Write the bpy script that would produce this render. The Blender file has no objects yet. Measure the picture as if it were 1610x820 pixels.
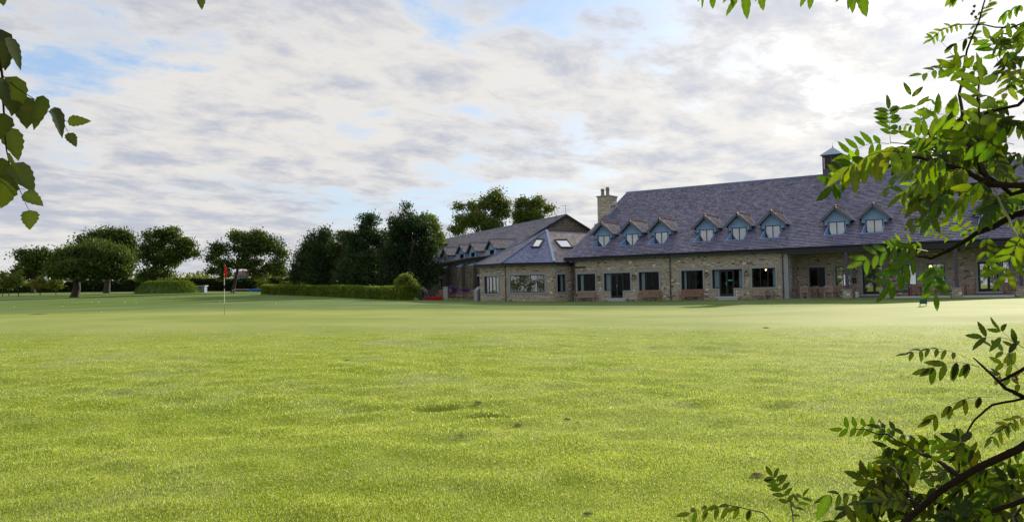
import bpy, math, random
import numpy as np
from mathutils import Vector, Matrix
S = bpy.context.scene
COL = S.collection
rad = math.radians

# ------------------------------------------------------------ camera
FPX, CX, CY = 1290.0, 805.0, 410.0            # focal length in photo pixels (photo 1610 x 820)
RHO = math.atan(0.020)
TH = math.atan(48.4*math.cos(RHO)/FPX)
_U0 = Vector((0, -math.sin(TH), math.cos(TH))); _F = Vector((0, math.cos(TH), math.sin(TH))); _R0 = Vector((1, 0, 0))
_U = _U0*math.cos(RHO)+_R0*math.sin(RHO); _R = _R0*math.cos(RHO)-_U0*math.sin(RHO)
EYE = Vector((0, 0, 1.6))
cam = bpy.data.cameras.new('camera'); cam_o = bpy.data.objects.new('camera', cam); COL.objects.link(cam_o)
cam.sensor_width = 36.0; cam.lens = 36.0*FPX/1610.0; cam.clip_start = 0.05; cam.clip_end = 6000
m = Matrix.Identity(4)
for i in range(3):
    m[i][0] = _R[i]; m[i][1] = _U[i]; m[i][2] = -_F[i]; m[i][3] = EYE[i]
cam_o.matrix_world = m
S.camera = cam_o
def at(px, py, Y):
    "world point at distance Y along the view axis direction seen at photo position px, py"
    r = _F*FPX + _R*(px-CX) - _U*(py-CY)
    return EYE + r*(Y/r.y)
def pxw(px, Y, z=0.6):
    "world x of photo column px at distance Y near the ground"
    return at(px, 462, Y).x

# ------------------------------------------------------------ light and sky
SUN_AZ, SUN_EL = 33.0, 20.0
SUND = Vector((math.sin(rad(SUN_AZ))*math.cos(rad(SUN_EL)), math.cos(rad(SUN_AZ))*math.cos(rad(SUN_EL)), math.sin(rad(SUN_EL))))
sl = bpy.data.lights.new('sun', 'SUN'); sl.energy = 3.7; sl.angle = rad(0.6); sl.color = (1.0, 0.90, 0.74)
so = bpy.data.objects.new('sun', sl); COL.objects.link(so)
so.rotation_euler = SUND.to_track_quat('Z', 'Y').to_euler()
W = bpy.data.worlds.new('World'); S.world = W; W.use_nodes = True
W.cycles.sampling_method = 'MANUAL'; W.cycles.sample_map_resolution = 512

class NT:
    def __init__(s, tree): s.t = tree; s.n = tree.nodes; s.l = tree.links
    def new(s, typ, **kw):
        nd = s.n.new(typ)
        for k, v in kw.items():
            if k == 'ins':
                for kk, vv in v.items():
                    if hasattr(vv, 'is_output') and vv.is_output: s.l.new(vv, nd.inputs[kk])
                    else: nd.inputs[kk].default_value = vv
            else: setattr(nd, k, v)
        return nd
    def math(s, op, a, b=None, c=None, clamp=False):
        nd = s.n.new('ShaderNodeMath'); nd.operation = op; nd.use_clamp = clamp
        for i, v in enumerate((a, b, c)):
            if v is None: continue
            if hasattr(v, 'is_output'): s.l.new(v, nd.inputs[i])
            else: nd.inputs[i].default_value = v
        return nd.outputs[0]
    def vmath(s, op, a, b=None):
        nd = s.n.new('ShaderNodeVectorMath'); nd.operation = op
        for i, v in enumerate((a, b)):
            if v is None: continue
            if hasattr(v, 'is_output'): s.l.new(v, nd.inputs[i])
            else: nd.inputs[i].default_value = v
        return nd
    def mix(s, f, a, b, blend='MIX'):
        nd = s.n.new('ShaderNodeMix'); nd.data_type = 'RGBA'; nd.blend_type = blend
        for i, v in ((0, f), (6, a), (7, b)):
            if hasattr(v, 'is_output'): s.l.new(v, nd.inputs[i])
            else: nd.inputs[i].default_value = v if i == 0 else (tuple(v)+(1,))[:4]
        return nd.outputs[2]
    def noise(s, vec, scale, detail=4, rough=0.5, dist=0.0):
        nd = s.n.new('ShaderNodeTexNoise')
        if vec is not None: s.l.new(vec, nd.inputs['Vector'])
        nd.inputs['Scale'].default_value = scale; nd.inputs['Detail'].default_value = detail
        nd.inputs['Roughness'].default_value = rough; nd.inputs['Distortion'].default_value = dist
        return nd.outputs['Fac']
    def ramp(s, f, pts):
        nd = s.n.new('ShaderNodeValToRGB'); cr = nd.color_ramp
        while len(cr.elements) < len(pts): cr.elements.new(0.5)
        for e, (p, c) in zip(cr.elements, pts):
            e.position = p; e.color = (tuple(c)+(1,))[:4] if hasattr(c, '__len__') else (c, c, c, 1)
        s.l.new(f, nd.inputs[0]); return nd.outputs[0]
    def smooth(s, f, a, b):
        nd = s.n.new('ShaderNodeMapRange'); nd.interpolation_type = 'SMOOTHSTEP'
        s.l.new(f, nd.inputs[0]); nd.inputs[1].default_value = a; nd.inputs[2].default_value = b
        return nd.outputs[0]

w = NT(W.node_tree); w.n.clear()
tc = w.new('ShaderNodeTexCoord'); gen = tc.outputs['Generated']
sky = w.new('ShaderNodeTexSky', sky_type='NISHITA', sun_disc=False, sun_elevation=rad(SUN_EL), sun_rotation=rad(SUN_AZ),
            air_density=1.0, dust_density=1.2, ozone_density=1.5, altitude=20)
nrm = w.vmath('NORMALIZE', gen).outputs[0]
sep = w.new('ShaderNodeSeparateXYZ', ins={0: nrm})
zc = w.math('ADD', w.math('MAXIMUM', sep.outputs[2], 0.0), 0.15)
cx_ = w.math('DIVIDE', sep.outputs[0], zc); cy_ = w.math('DIVIDE', sep.outputs[1], zc)
pl = w.new('ShaderNodeCombineXYZ', ins={0: cx_, 1: w.math('MULTIPLY', cy_, 1.0), 2: 44.2}).outputs[0]
pr = w.new('ShaderNodeVectorRotate', rotation_type='Z_AXIS', ins={'Vector': pl, 'Angle': rad(-50)}).outputs[0]
ps = w.vmath('MULTIPLY', pr, (0.78, 1.0, 1.0)).outputs[0]
n1 = w.noise(ps, 1.15, 7, 0.58, 0.25)
n2 = w.noise(ps, 4.6, 8, 0.62, 0.15)
n3 = w.noise(ps, 0.6, 4, 0.5, 0.3)
dens = w.math('ADD', w.math('MULTIPLY', n1, 0.52), w.math('MULTIPLY', n2, 0.48))
dens = w.math('ADD', dens, w.math('MULTIPLY', w.math('SUBTRACT', n3, 0.5), 0.30))
cover = w.smooth(dens, 0.345, 0.49)
sd = w.vmath('DOT_PRODUCT', nrm, tuple(SUND)).outputs['Value']
sdp = w.math('MAXIMUM', sd, 0.0)
glow = w.math('POWER', sdp, 9.0)
glow2 = w.math('POWER', sdp, 110.0)
thick = w.smooth(w.math('ADD', w.math('MULTIPLY', n3, 0.35), w.math('MULTIPLY', n2, 0.65)), 0.41, 0.62)
cl_dark = w.mix(glow, (3.35, 3.55, 4.2), (4.5, 4.65, 5.15))
cl_lite = w.mix(glow, (5.85, 5.6, 5.25), (6.8, 6.55, 6.15))
cl = w.mix(thick, cl_lite, cl_dark)
skyc = w.mix(1.0, sky.outputs[0], (0.9, 1.0, 1.15), 'MULTIPLY')
skyc = w.mix(0.55, skyc, (3.2, 4.5, 6.3))
hz = w.smooth(sep.outputs[2], 0.16, 0.0)
skyc = w.mix(w.math('MULTIPLY', hz, 0.45), skyc, (4.7, 5.1, 5.5))
colr = w.mix(w.math('MULTIPLY', cover, 0.95), skyc, cl)
colr = w.mix(w.math('MULTIPLY', hz, 0.35), colr, (5.0, 5.05, 5.1))
ga = w.mix(1.0, colr, w.mix(glow2, (0, 0, 0), (2.5, 2.4, 2.2)), 'ADD')
bg = w.new('ShaderNodeBackground', ins={0: ga, 1: 0.08})
w.new('ShaderNodeOutputWorld', ins={0: bg.outputs[0]})
S.view_settings.view_transform = 'Standard'; S.view_settings.look = 'None'
S.view_settings.exposure = 0.85; S.view_settings.gamma = 1.0; S.view_settings.use_curve_mapping = False
S.render.engine = 'CYCLES'
S.cycles.max_bounces = 6; S.cycles.transparent_max_bounces = 12; S.cycles.use_denoising = True

# ------------------------------------------------------------ materials
MT = {}
def mat(name, base=(0.5, 0.5, 0.5), rough=0.6, metal=0.0, spec=0.4, attr=False, noise=None, bump=None, trans=None, emit=None, coord='Object'):
    m = bpy.data.materials.new(name); m.use_nodes = True; t = NT(m.node_tree); t.n.clear()
    out = t.new('ShaderNodeOutputMaterial')
    tcn = t.new('ShaderNodeTexCoord').outputs[coord]
    p = t.new('ShaderNodeBsdfPrincipled'); p.inputs['Roughness'].default_value = rough
    p.inputs['Metallic'].default_value = metal; p.inputs['Specular IOR Level'].default_value = spec
    c = t.new('ShaderNodeRGB'); c.outputs[0].default_value = tuple(base)+(1,); c = c.outputs[0]
    if attr:
        a = t.new('ShaderNodeAttribute', attribute_name='Col').outputs['Color']
        c = t.mix(1.0, c, a, 'MULTIPLY') if base != (1, 1, 1) else a
    if noise:
        sc, amt = noise[0], noise[1]
        n = t.noise(tcn, sc, 5, 0.6)
        f = t.math('ADD', 1.0-amt, t.math('MULTIPLY', n, 2*amt))
        g = t.new('ShaderNodeCombineXYZ', ins={0: f, 1: f, 2: f}).outputs[0]
        c = t.mix(1.0, c, g, 'MULTIPLY')
    t.l.new(c, p.inputs['Base Color'])
    if bump:
        b = t.new('ShaderNodeBump', ins={'Strength': bump[1], 'Distance': bump[2] if len(bump) > 2 else 0.01, 'Height': t.noise(tcn, bump[0], 4, 0.6)})
        t.l.new(b.outputs[0], p.inputs['Normal'])
    if emit:
        p.inputs['Emission Color'].default_value = tuple(emit[0])+(1,); p.inputs['Emission Strength'].default_value = emit[1]
    sh = p.outputs[0]
    if trans:
        tr = t.new('ShaderNodeBsdfTranslucent')
        tc2 = t.mix(1.0, c, tuple(trans[1])+(1,), 'MULTIPLY') if len(trans) < 3 else None
        t.l.new(tc2, tr.inputs[0])
        mx = t.new('ShaderNodeMixShader', ins={0: trans[0], 1: sh, 2: tr.outputs[0]}); sh = mx.outputs[0]
    t.l.new(sh, out.inputs[0]); MT[name] = m; return m
def glassmat(name, refl, tint=(0.6, 0.66, 0.68)):
    m = bpy.data.materials.new(name); m.use_nodes = True; t = NT(m.node_tree); t.n.clear()
    out = t.new('ShaderNodeOutputMaterial')
    tr = t.new('ShaderNodeBsdfTransparent', ins={0: tint+(1,)})
    tcn = t.new('ShaderNodeTexCoord').outputs['Object']
    b = t.new('ShaderNodeBump', ins={'Strength': 0.05, 'Distance': 0.02, 'Height': t.noise(tcn, 1.3, 2, 0.5)})
    gl = t.new('ShaderNodeBsdfGlossy', ins={'Color': (0.95, 0.97, 1.0, 1), 'Roughness': 0.02, 'Normal': b.outputs[0]})
    fr = t.new('ShaderNodeFresnel', ins={0: 1.5})
    f = t.math('ADD', t.math('MULTIPLY', fr.outputs[0], 0.3 if refl < 0.1 else 1.0), refl, clamp=True)
    mx = t.new('ShaderNodeMixShader', ins={0: f, 1: tr.outputs[0], 2: gl.outputs[0]})
    t.l.new(mx.outputs[0], out.inputs[0]); MT[name] = m; return m

mat('stone', (1, 1, 1), 0.9, attr=True, noise=(9, 0.30), bump=(30, 0.5, 0.02))
mat('mortar', (0.39, 0.335, 0.27), 0.95, noise=(6, 0.2), bump=(40, 0.5, 0.01))
mat('shaded_mortar', (0.11, 0.09, 0.075), 0.95, noise=(6, 0.2))  # wing mortar, darkened to carry the shade of the trees
mat('dressed_stone', (0.31, 0.33, 0.345), 0.85, noise=(5, 0.2), bump=(25, 0.3, 0.01))
mat('slate', (1, 1, 1), 0.40, spec=0.6, attr=True, noise=(7, 0.2), bump=(35, 0.35, 0.01))
mat('under_slate', (0.05, 0.05, 0.065), 0.8)
mat('lead', (0.13, 0.20, 0.32), 0.55, spec=0.4, noise=(4, 0.18))
mat('lead_pale', (0.32, 0.42, 0.55), 0.5, noise=(5, 0.15))
mat('dormer_cladding', (0.25, 0.40, 0.66), 0.6, noise=(3.5, 0.16), bump=(12, 0.2, 0.01))
mat('dark_wood', (0.022, 0.022, 0.038), 0.45, noise=(5, 0.2))
mat('post_wood', (0.075, 0.062, 0.095), 0.5, noise=(5, 0.2))
mat('barge', (0.11, 0.115, 0.15), 0.55, noise=(5, 0.2))
mat('gutter', (0.015, 0.014, 0.022), 0.3)
mat('pipe', (0.045, 0.02, 0.035), 0.35)
mat('clay_ridge', (0.26, 0.13, 0.06), 0.8, noise=(8, 0.35))
mat('frame', (0.012, 0.012, 0.02), 0.35)
mat('curtain', (0.62, 0.74, 0.78), 0.9)
mat('pale_reflection', (0.85, 0.88, 0.9), 0.9)  # white sheet standing for sky reflected in the dormer panes
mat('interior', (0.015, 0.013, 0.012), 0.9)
mat('concrete', (0.52, 0.53, 0.55), 0.8, noise=(4, 0.15))
mat('paving', (0.22, 0.21, 0.21), 0.85, noise=(3, 0.2))
mat('teak', (0.30, 0.175, 0.11), 0.65, noise=(14, 0.3))
mat('teak_grey', (0.34, 0.26, 0.21), 0.7, noise=(14, 0.3))
mat('teak_red', (0.27, 0.125, 0.085), 0.6, noise=(14, 0.3))
mat('black_metal', (0.012, 0.012, 0.014), 0.4)
mat('lantern_glass', (0.45, 0.42, 0.36), 0.2)
mat('terracotta', (0.24, 0.20, 0.17), 0.8, noise=(8, 0.3))
mat('white_paint', (0.75, 0.76, 0.78), 0.5)
mat('louvre_wood', (0.13, 0.105, 0.09), 0.7)
mat('green_sign', (0.010, 0.075, 0.085), 0.4)
mat('green_sticker', (0.02, 0.42, 0.14), 0.5)
mat('red_flag', (0.42, 0.015, 0.015), 0.6, trans=(0.3, (1, 0.5, 0.5)))
mat('house_wall', (0.62, 0.64, 0.70), 0.8)
mat('red_roof', (0.22, 0.085, 0.075), 0.8, noise=(2, 0.2))
mat('blue_plastic', (0.02, 0.12, 0.42), 0.4)
mat('warm_lamp', (1, 0.8, 0.5), 0.5, emit=((1.0, 0.62, 0.25), 7.0))
mat('bark', (0.045, 0.035, 0.028), 0.9, noise=(12, 0.4), bump=(30, 0.7, 0.01))
mat('twig', (0.018, 0.012, 0.008), 0.95, spec=0.05, noise=(60, 0.5), bump=(120, 0.8, 0.004))
mat('green_twig', (0.16, 0.16, 0.06), 0.6)
mat('tree_leaf', (1, 1, 1), 0.6, spec=0.2, attr=True, trans=(0.30, (1.6, 1.7, 0.6)))
mat('near_leaf', (1, 1, 1), 0.5, spec=0.22, attr=True, noise=(40, 0.28), trans=(0.42, (3.4, 3.6, 0.4)))
mat('birch_leaf', (1, 1, 1), 0.5, spec=0.3, attr=True, noise=(30, 0.3), trans=(0.26, (3.0, 3.0, 0.35)))
mat('grass_blade', (1, 1, 1), 0.45, spec=0.35, attr=True, trans=(0.45, (1.5, 1.5, 0.8)))
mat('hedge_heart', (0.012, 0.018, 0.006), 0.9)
mat('soil', (0.17, 0.12, 0.07), 0.95, noise=(20, 0.4))
mat('red_petal', (0.62, 0.01, 0.05), 0.6, trans=(0.3, (1, 0.6, 0.6)))
mat('purple_petal', (0.22, 0.06, 0.42), 0.6, trans=(0.3, (1, 1, 1)))
mat('pink_petal', (0.62, 0.38, 0.62), 0.6, trans=(0.3, (1, 1, 1)))
mat('mushroom', (0.75, 0.74, 0.70), 0.7)
mat('berry', (0.10, 0.03, 0.01), 0.4)
glassmat('glass_dark', 0.0); glassmat('glass_mid', 0.25); glassmat('glass_sky', 0.52, (0.4, 0.45, 0.48)); glassmat('glass_roof', 0.80, (0.3, 0.3, 0.3))

# ------------------------------------------------------------ mesh helpers
class MB:
    def __init__(s): s.v = []; s.f = []; s.c = []
    def quad(s, a, b, c, d, col=None):
        i = len(s.v); s.v += [tuple(a), tuple(b), tuple(c), tuple(d)]; s.f.append((i, i+1, i+2, i+3))
        if col is not None: s.c += [col]*4
    def poly(s, pts, col=None):
        i = len(s.v); s.v += [tuple(p) for p in pts]; s.f.append(tuple(range(i, i+len(pts))))
        if col is not None: s.c += [col]*len(pts)
    def box(s, x0, x1, y0, y1, z0, z1, col=None):
        i = len(s.v)
        s.v += [(x, y, z) for z in (z0, z1) for y in (y0, y1) for x in (x0, x1)]
        for q in ((0, 2, 3, 1), (4, 5, 7, 6), (0, 1, 5, 4), (1, 3, 7, 5), (3, 2, 6, 7), (2, 0, 4, 6)): s.f.append(tuple(i+k for k in q))
        if col is not None: s.c += [col]*8
        return s
    def beam(s, a, b, wx, wz, up=(0, 0, 1), col=None):
        "box running from a to b, wx wide across, wz deep along up"
        a = Vector(a); b = Vector(b); d = (b-a).normalized(); u = Vector(up); sx = d.cross(u).normalized(); u = sx.cross(d).normalized()
        i = len(s.v)
        for p in (a, b):
            for k, l in ((-1, -1), (1, -1), (1, 1), (-1, 1)): s.v.append(tuple(p+sx*(k*wx/2)+u*(l*wz/2)))
        for q in ((3, 2, 1, 0), (4, 5, 6, 7), (0, 1, 5, 4), (1, 2, 6, 5), (2, 3, 7, 6), (3, 0, 4, 7)): s.f.append(tuple(i+k for k in q))
        if col is not None: s.c += [col]*8
        return s
    def tube(s, pts, rs, n=8, cap=True):
        pts = [Vector(p) for p in pts]
        if not hasattr(rs, '__len__'): rs = [rs]*len(pts)
        i0 = len(s.v); prev = None
        for k, p in enumerate(pts):
            d = (pts[min(k+1, len(pts)-1)]-pts[max(k-1, 0)]).normalized()
            a = Vector((0, 0, 1)) if abs(d.z) < 0.9 else Vector((1, 0, 0))
            if prev is not None: a = prev
            x = (a-d*a.dot(d)).normalized(); y = d.cross(x); prev = x
            for j in range(n):
                t = 2*math.pi*j/n; s.v.append(tuple(p+(x*math.cos(t)+y*math.sin(t))*rs[k]))
        for k in range(len(pts)-1):
            for j in range(n):
                a = i0+k*n+j; b = i0+k*n+(j+1) % n; s.f.append((a, b, b+n, a+n))
        if cap:
            s.f.append(tuple(i0+n-1-j for j in range(n))); e = i0+(len(pts)-1)*n; s.f.append(tuple(e+j for j in range(n)))
        return s
    def lathe(s, prof, n=12, o=(0, 0, 0)):
        i0 = len(s.v)
        for r, z in prof:
            for j in range(n):
                t = 2*math.pi*j/n; s.v.append((o[0]+r*math.cos(t), o[1]+r*math.sin(t), o[2]+z))
        for k in range(len(prof)-1):
            for j in range(n):
                a = i0+k*n+j; b = i0+k*n+(j+1) % n; s.f.append((a, b, b+n, a+n))
        return s
    def build(s, name, m, parent=None, smooth=False, **props):
        me = bpy.data.meshes.new(name); me.from_pydata(s.v, [], s.f); me.update()
        if s.c and len(s.c) == len(s.v):
            ca = me.color_attributes.new('Col', 'FLOAT_COLOR', 'POINT')
            ca.data.foreach_set('color', np.array([tuple(c)[:3]+(1,) for c in s.c], dtype=np.float32).ravel())
        me.materials.append(MT[m] if isinstance(m, str) else m)
        if smooth: me.polygons.foreach_set('use_smooth', [True]*len(me.polygons))
        return link(name, me, parent, **props)
def link(name, me, parent=None, **props):
    o = bpy.data.objects.new(name, me); COL.objects.link(o)
    if parent is not None: o.parent = parent
    tag(o, **props); return o
def tag(o, label=None, cat=None, group=None, kind=None):
    if label: o['label'] = label
    if cat: o['category'] = cat
    if group: o['group'] = group
    if kind: o['kind'] = kind
    return o
def empty(name, loc, rz=0.0, **props):
    o = bpy.data.objects.new(name, None); COL.objects.link(o); o.location = loc; o.rotation_euler = (0, 0, rz); o.empty_display_size = 0.2
    tag(o, **props); return o
def copy_tree(o, parent=None):
    c = o.copy(); COL.objects.link(c)
    if parent is not None: c.parent = parent
    for ch in KIDS(o): copy_tree(ch, c)
    return c
def KIDS(o): return [x for x in bpy.data.objects if x.parent == o]
def npmesh(name, V, F, m, C=None, parent=None, smooth=False, **props):
    "V (n,3), F (m,k) arrays; C (n,3) vertex colours"
    me = bpy.data.meshes.new(name); n, k = F.shape
    me.vertices.add(len(V)); me.vertices.foreach_set('co', V.astype(np.float32).ravel())
    me.loops.add(n*k); me.loops.foreach_set('vertex_index', F.astype(np.int32).ravel())
    me.polygons.add(n); me.polygons.foreach_set('loop_start', np.arange(0, n*k, k, dtype=np.int32))
    me.update(calc_edges=True)
    if smooth: me.polygons.foreach_set('use_smooth', np.ones(n, dtype=bool))
    if C is not None:
        ca = me.color_attributes.new('Col', 'FLOAT_COLOR', 'POINT')
        ca.data.foreach_set('color', np.hstack([C, np.ones((len(C), 1))]).astype(np.float32).ravel())
    me.materials.append(MT[m] if isinstance(m, str) else m)
    return link(name, me, parent, **props)

# ------------------------------------------------------------ terrain
# height profile table: columns (photo direction) x rows (distance)
def hz_px(px): return 458.4-0.02*(px-805)
def zof(px, py, Y): return 1.6-(py-hz_px(px))*Y/1290.0
ROWY = [4.0, 6.0, 8.0, 12.0, 17.0, 22.0, 31.0, 42.0, 60.0, 76.0, 110.0, 160.0, 260.0, 3000.0]
COLS = {
 -500: [0, 0.02, 0.10, 0.30, 0.55, 0.80, 0.90, 0.95, 1.15, 1.4, 2.1, 3.2, 4.2, 5.0],
  100: [0, 0.02, 0.10, 0.30, 0.56, 0.79, 0.88, 0.95, 1.10, 1.35, 2.0, 3.25, 4.3, 5.0],
  400: [0, 0.02, 0.10, 0.30, 0.55, 0.76, 0.84, 0.91, 1.04, 1.25, 2.05, 2.9, 3.9, 5.0],
  640: [0, 0.02, 0.10, 0.29, 0.52, 0.69, 0.74, 0.76, 0.84, 1.0, 1.4, 1.9, 2.6, 4.0],
  900: [0, 0.02, 0.10, 0.28, 0.47, 0.60, 0.60, 0.58, 0.58, 0.62, 0.62, 0.8, 1.2, 3.0],
 1300: [0, 0.02, 0.10, 0.27, 0.42, 0.50, 0.52, 0.57, 0.66, 0.62, 0.62, 0.8, 1.2, 3.0],
 1520: [0, 0.02, 0.10, 0.27, 0.42, 0.50, 0.62, 0.57, 0.60, 0.60, 0.60, 0.8, 1.2, 3.0],
 2000: [0, 0.02, 0.10, 0.27, 0.42, 0.52, 0.75, 0.60, 0.60, 0.60, 0.60, 0.8, 1.2, 3.0],
}
_ca = np.array([(k-805)/1290.0 for k in COLS]); _ct = np.array(list(COLS.values()))
_ly = np.log(np.array(ROWY)); _fy = np.linspace(math.log(2.0), math.log(3000.0), 400); _fa = np.linspace(_ca[0], _ca[-1], 120)
_T1 = np.array([np.interp(_fy, _ly, r) for r in _ct])
_T2 = np.array([np.interp(_fa, _ca, _T1[:, j]) for j in range(_T1.shape[1])]).T        # a x y
def _blur(A, k, ax):
    ker = np.exp(-0.5*(np.arange(-3*k, 3*k+1)/k)**2); ker /= ker.sum()
    return np.apply_along_axis(lambda r: np.convolve(np.pad(r, 3*k, mode='edge'), ker, 'valid'), ax, A)
_T2 = _blur(_blur(_T2, 7, 1), 4, 0)
_rng = np.random.default_rng(5)
_wv = [(_rng.uniform(0, 2*math.pi), _rng.uniform(0.5, 1.6), _rng.uniform(0, 6.28)) for _ in range(14)]
_wv2 = [(_rng.uniform(0, 2*math.pi), _rng.uniform(4, 13), _rng.uniform(0, 6.28)) for _ in range(26)]
def ground(x, y, micro=True):
    x = np.asarray(x, float); y = np.asarray(y, float)
    Yc = np.clip(y, 2.0, 2999.0); a = np.clip(x/np.maximum(Yc, 8.0), _fa[0], _fa[-1])
    fi = (a-_fa[0])/(_fa[1]-_fa[0]); fj = (np.log(Yc)-_fy[0])/(_fy[1]-_fy[0])
    i = np.clip(fi.astype(int), 0, len(_fa)-2); j = np.clip(fj.astype(int), 0, len(_fy)-2); u = fi-i; v = fj-j
    z = _T2[i, j]*(1-u)*(1-v)+_T2[i+1, j]*u*(1-v)+_T2[i, j+1]*(1-u)*v+_T2[i+1, j+1]*u*v
    # grassy bank on the right in front of the veranda
    z = z+0.24*np.exp(-(((x-25.0)/9.0)**2+((y-37.5)/2.6)**2))
    z = z+0.14*np.exp(-(((x-16.0)/5.0)**2+((y-33.0)/3.0)**2))
    if micro:
        g = np.zeros_like(z)
        for t, k, p in _wv: g += np.sin((x*math.cos(t)*0.7+y*math.sin(t)*1.3)*k+p)
        z = z+g*0.0095*np.clip((50-y)/30, 0.15, 1)
        h = np.zeros_like(z)
        for t, k, p in _wv2: h += np.sin((x*math.cos(t)*0.7+y*math.sin(t))*k+p+0.6*np.sin(x*0.9+p))
        z = z+h*0.0031*np.clip((26-y)/14, 0.0, 1)
        for (cx, cy, r, d) in DIMPLES: z = z-d*np.exp(-(((x-cx)/r)**2+((y-cy)/(r*0.55))**2)**1.5)
    return z
DIMPLES = []
def gz(x, y): return float(ground(np.array([x]), np.array([y]))[0])
def ground_hit(px, py, Ylo=3.0, Yhi=400.0):
    "first point of the terrain seen at the photo position"
    Y = Ylo
    while Y < Yhi:
        p = at(px, py, Y)
        if p.z <= gz(p.x, p.y): return Vector((p.x, p.y, gz(p.x, p.y)))
        Y *= 1.01
    p = at(px, py, Yhi); return Vector((p.x, p.y, gz(p.x, p.y)))
_d1 = ground_hit(685, 643); _d2 = ground_hit(778, 654)
DIMPLES += [(_d1.x, _d1.y, 0.22, 0.15), (_d2.x, _d2.y, 0.22, 0.15)]

ys = np.concatenate([np.array([-300, -150, -80, -40, -20, -10, -5, 0, 2, 3]), np.arange(3.5, 24, 0.07), np.geomspace(24, 130, 260), np.geomspace(132, 3000, 60)])
uu = np.linspace(-1, 1, 461)
xs = np.sign(uu)*(17*np.abs(uu)+ (3000-17)*np.abs(uu)**9)
X, Y_ = np.meshgrid(xs, ys)
V = np.stack([X, Y_, ground(X, Y_)], -1).reshape(-1, 3)
nx, ny = len(xs), len(ys); ii = np.arange(nx*ny).reshape(ny, nx)
F = np.stack([ii[:-1, :-1], ii[:-1, 1:], ii[1:, 1:], ii[1:, :-1]], -1).reshape(-1, 4)

gm = bpy.data.materials.new('lawn'); gm.use_nodes = True; t = NT(gm.node_tree); t.n.clear(); MT['lawn'] = gm
out = t.new('ShaderNodeOutputMaterial'); pos = t.new('ShaderNodeNewGeometry').outputs['Position']
sp = t.new('ShaderNodeSeparateXYZ', ins={0: pos})
nA = t.noise(pos, 0.9, 4, 0.6); nB = t.noise(pos, 0.16, 4, 0.55); nC = t.noise(pos, 60, 3, 0.7); nD = t.noise(pos, 6.0, 4, 0.65)
nE = t.noise(pos, 230, 2, 0.7)
c = t.mix(t.smooth(nA, 0.32, 0.68), (0.20, 0.275, 0.014), (0.315, 0.37, 0.040))
c = t.mix(t.math('MULTIPLY', t.smooth(nB, 0.40, 0.68), 0.5), c, (0.38, 0.41, 0.10))
nF = t.noise(pos, 0.55, 3, 0.55)
c = t.mix(t.math('MULTIPLY', t.smooth(nF, 0.48, 0.70), 0.55), c, (0.34, 0.375, 0.17))
c = t.mix(t.math('MULTIPLY', t.smooth(nD, 0.45, 0.75), 0.4), c, (0.12, 0.18, 0.014))
c = t.mix(t.math('MULTIPLY', t.smooth(nC, 0.56, 0.72), 0.55), c, (0.50, 0.52, 0.20))
c = t.mix(t.math('MULTIPLY', t.smooth(nC, 0.46, 0.34), 0.55), c, (0.08, 0.13, 0.012))
c = t.mix(t.math('MULTIPLY', t.smooth(nE, 0.48, 0.34), 0.4), c, (0.07, 0.12, 0.01))
# closely mown putting green: paler, smoother, elliptic with a wandering edge
ex = t.math('DIVIDE', t.math('ADD', sp.outputs[0], 4.0), 34.0)
ey = t.math('DIVIDE', t.math('SUBTRACT', sp.outputs[1], 31.0), 9.5)
wob = t.math('MULTIPLY', t.math('SUBTRACT', t.noise(pos, 0.09, 2, 0.5), 0.5), 0.5)
rr = t.math('ADD', t.math('ADD', t.math('POWER', ex, 2.0), t.math('POWER', ey, 2.0)), wob)
green = t.smooth(rr, 1.55, 0.62)
gcol = t.mix(t.smooth(nB, 0.35, 0.65), (0.22, 0.275, 0.062), (0.30, 0.335, 0.10))
fringe = t.math('MULTIPLY', t.smooth(rr, 1.35, 1.10), t.math('SUBTRACT', 1.0, green))
# mown fairway beyond
far = t.smooth(sp.outputs[1], 36.0, 50.0)
fcol = t.mix(t.smooth(nB, 0.35, 0.66), (0.105, 0.17, 0.045), (0.165, 0.215, 0.078))
fcol = t.mix(t.math('MULTIPLY', t.smooth(t.noise(pos, 0.035, 3, 0.6), 0.42, 0.62), 0.6), fcol, (0.085, 0.15, 0.012))
c = t.mix(far, c, fcol)
c = t.mix(t.math('MULTIPLY', fringe, 0.5), c, (0.15, 0.23, 0.03))
c = t.mix(t.math('MULTIPLY', green, 0.88), c, gcol)
rough_near = t.math('SUBTRACT', 1.0, t.math('MULTIPLY', green, 0.85))
bsum = t.math('ADD', t.math('MULTIPLY', nC, 0.5), t.math('ADD', t.math('MULTIPLY', nD, 1.2), t.math('MULTIPLY', nE, 0.25)))
bp = t.new('ShaderNodeBump', ins={'Strength': 0.6, 'Distance': 0.03, 'Height': t.math('MULTIPLY', bsum, rough_near)})
p = t.new('ShaderNodeBsdfPrincipled', ins={'Base Color': c, 'Roughness': 0.85, 'Specular IOR Level': 0.06, 'Normal': bp.outputs[0],
    'Sheen Weight': 0.0, 'Sheen Roughness': 0.5, 'Sheen Tint': (0.85, 0.95, 0.55, 1)})
t.l.new(p.outputs[0], out.inputs[0])
npmesh('ground', V, F, 'lawn', smooth=True, kind='structure')

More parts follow.
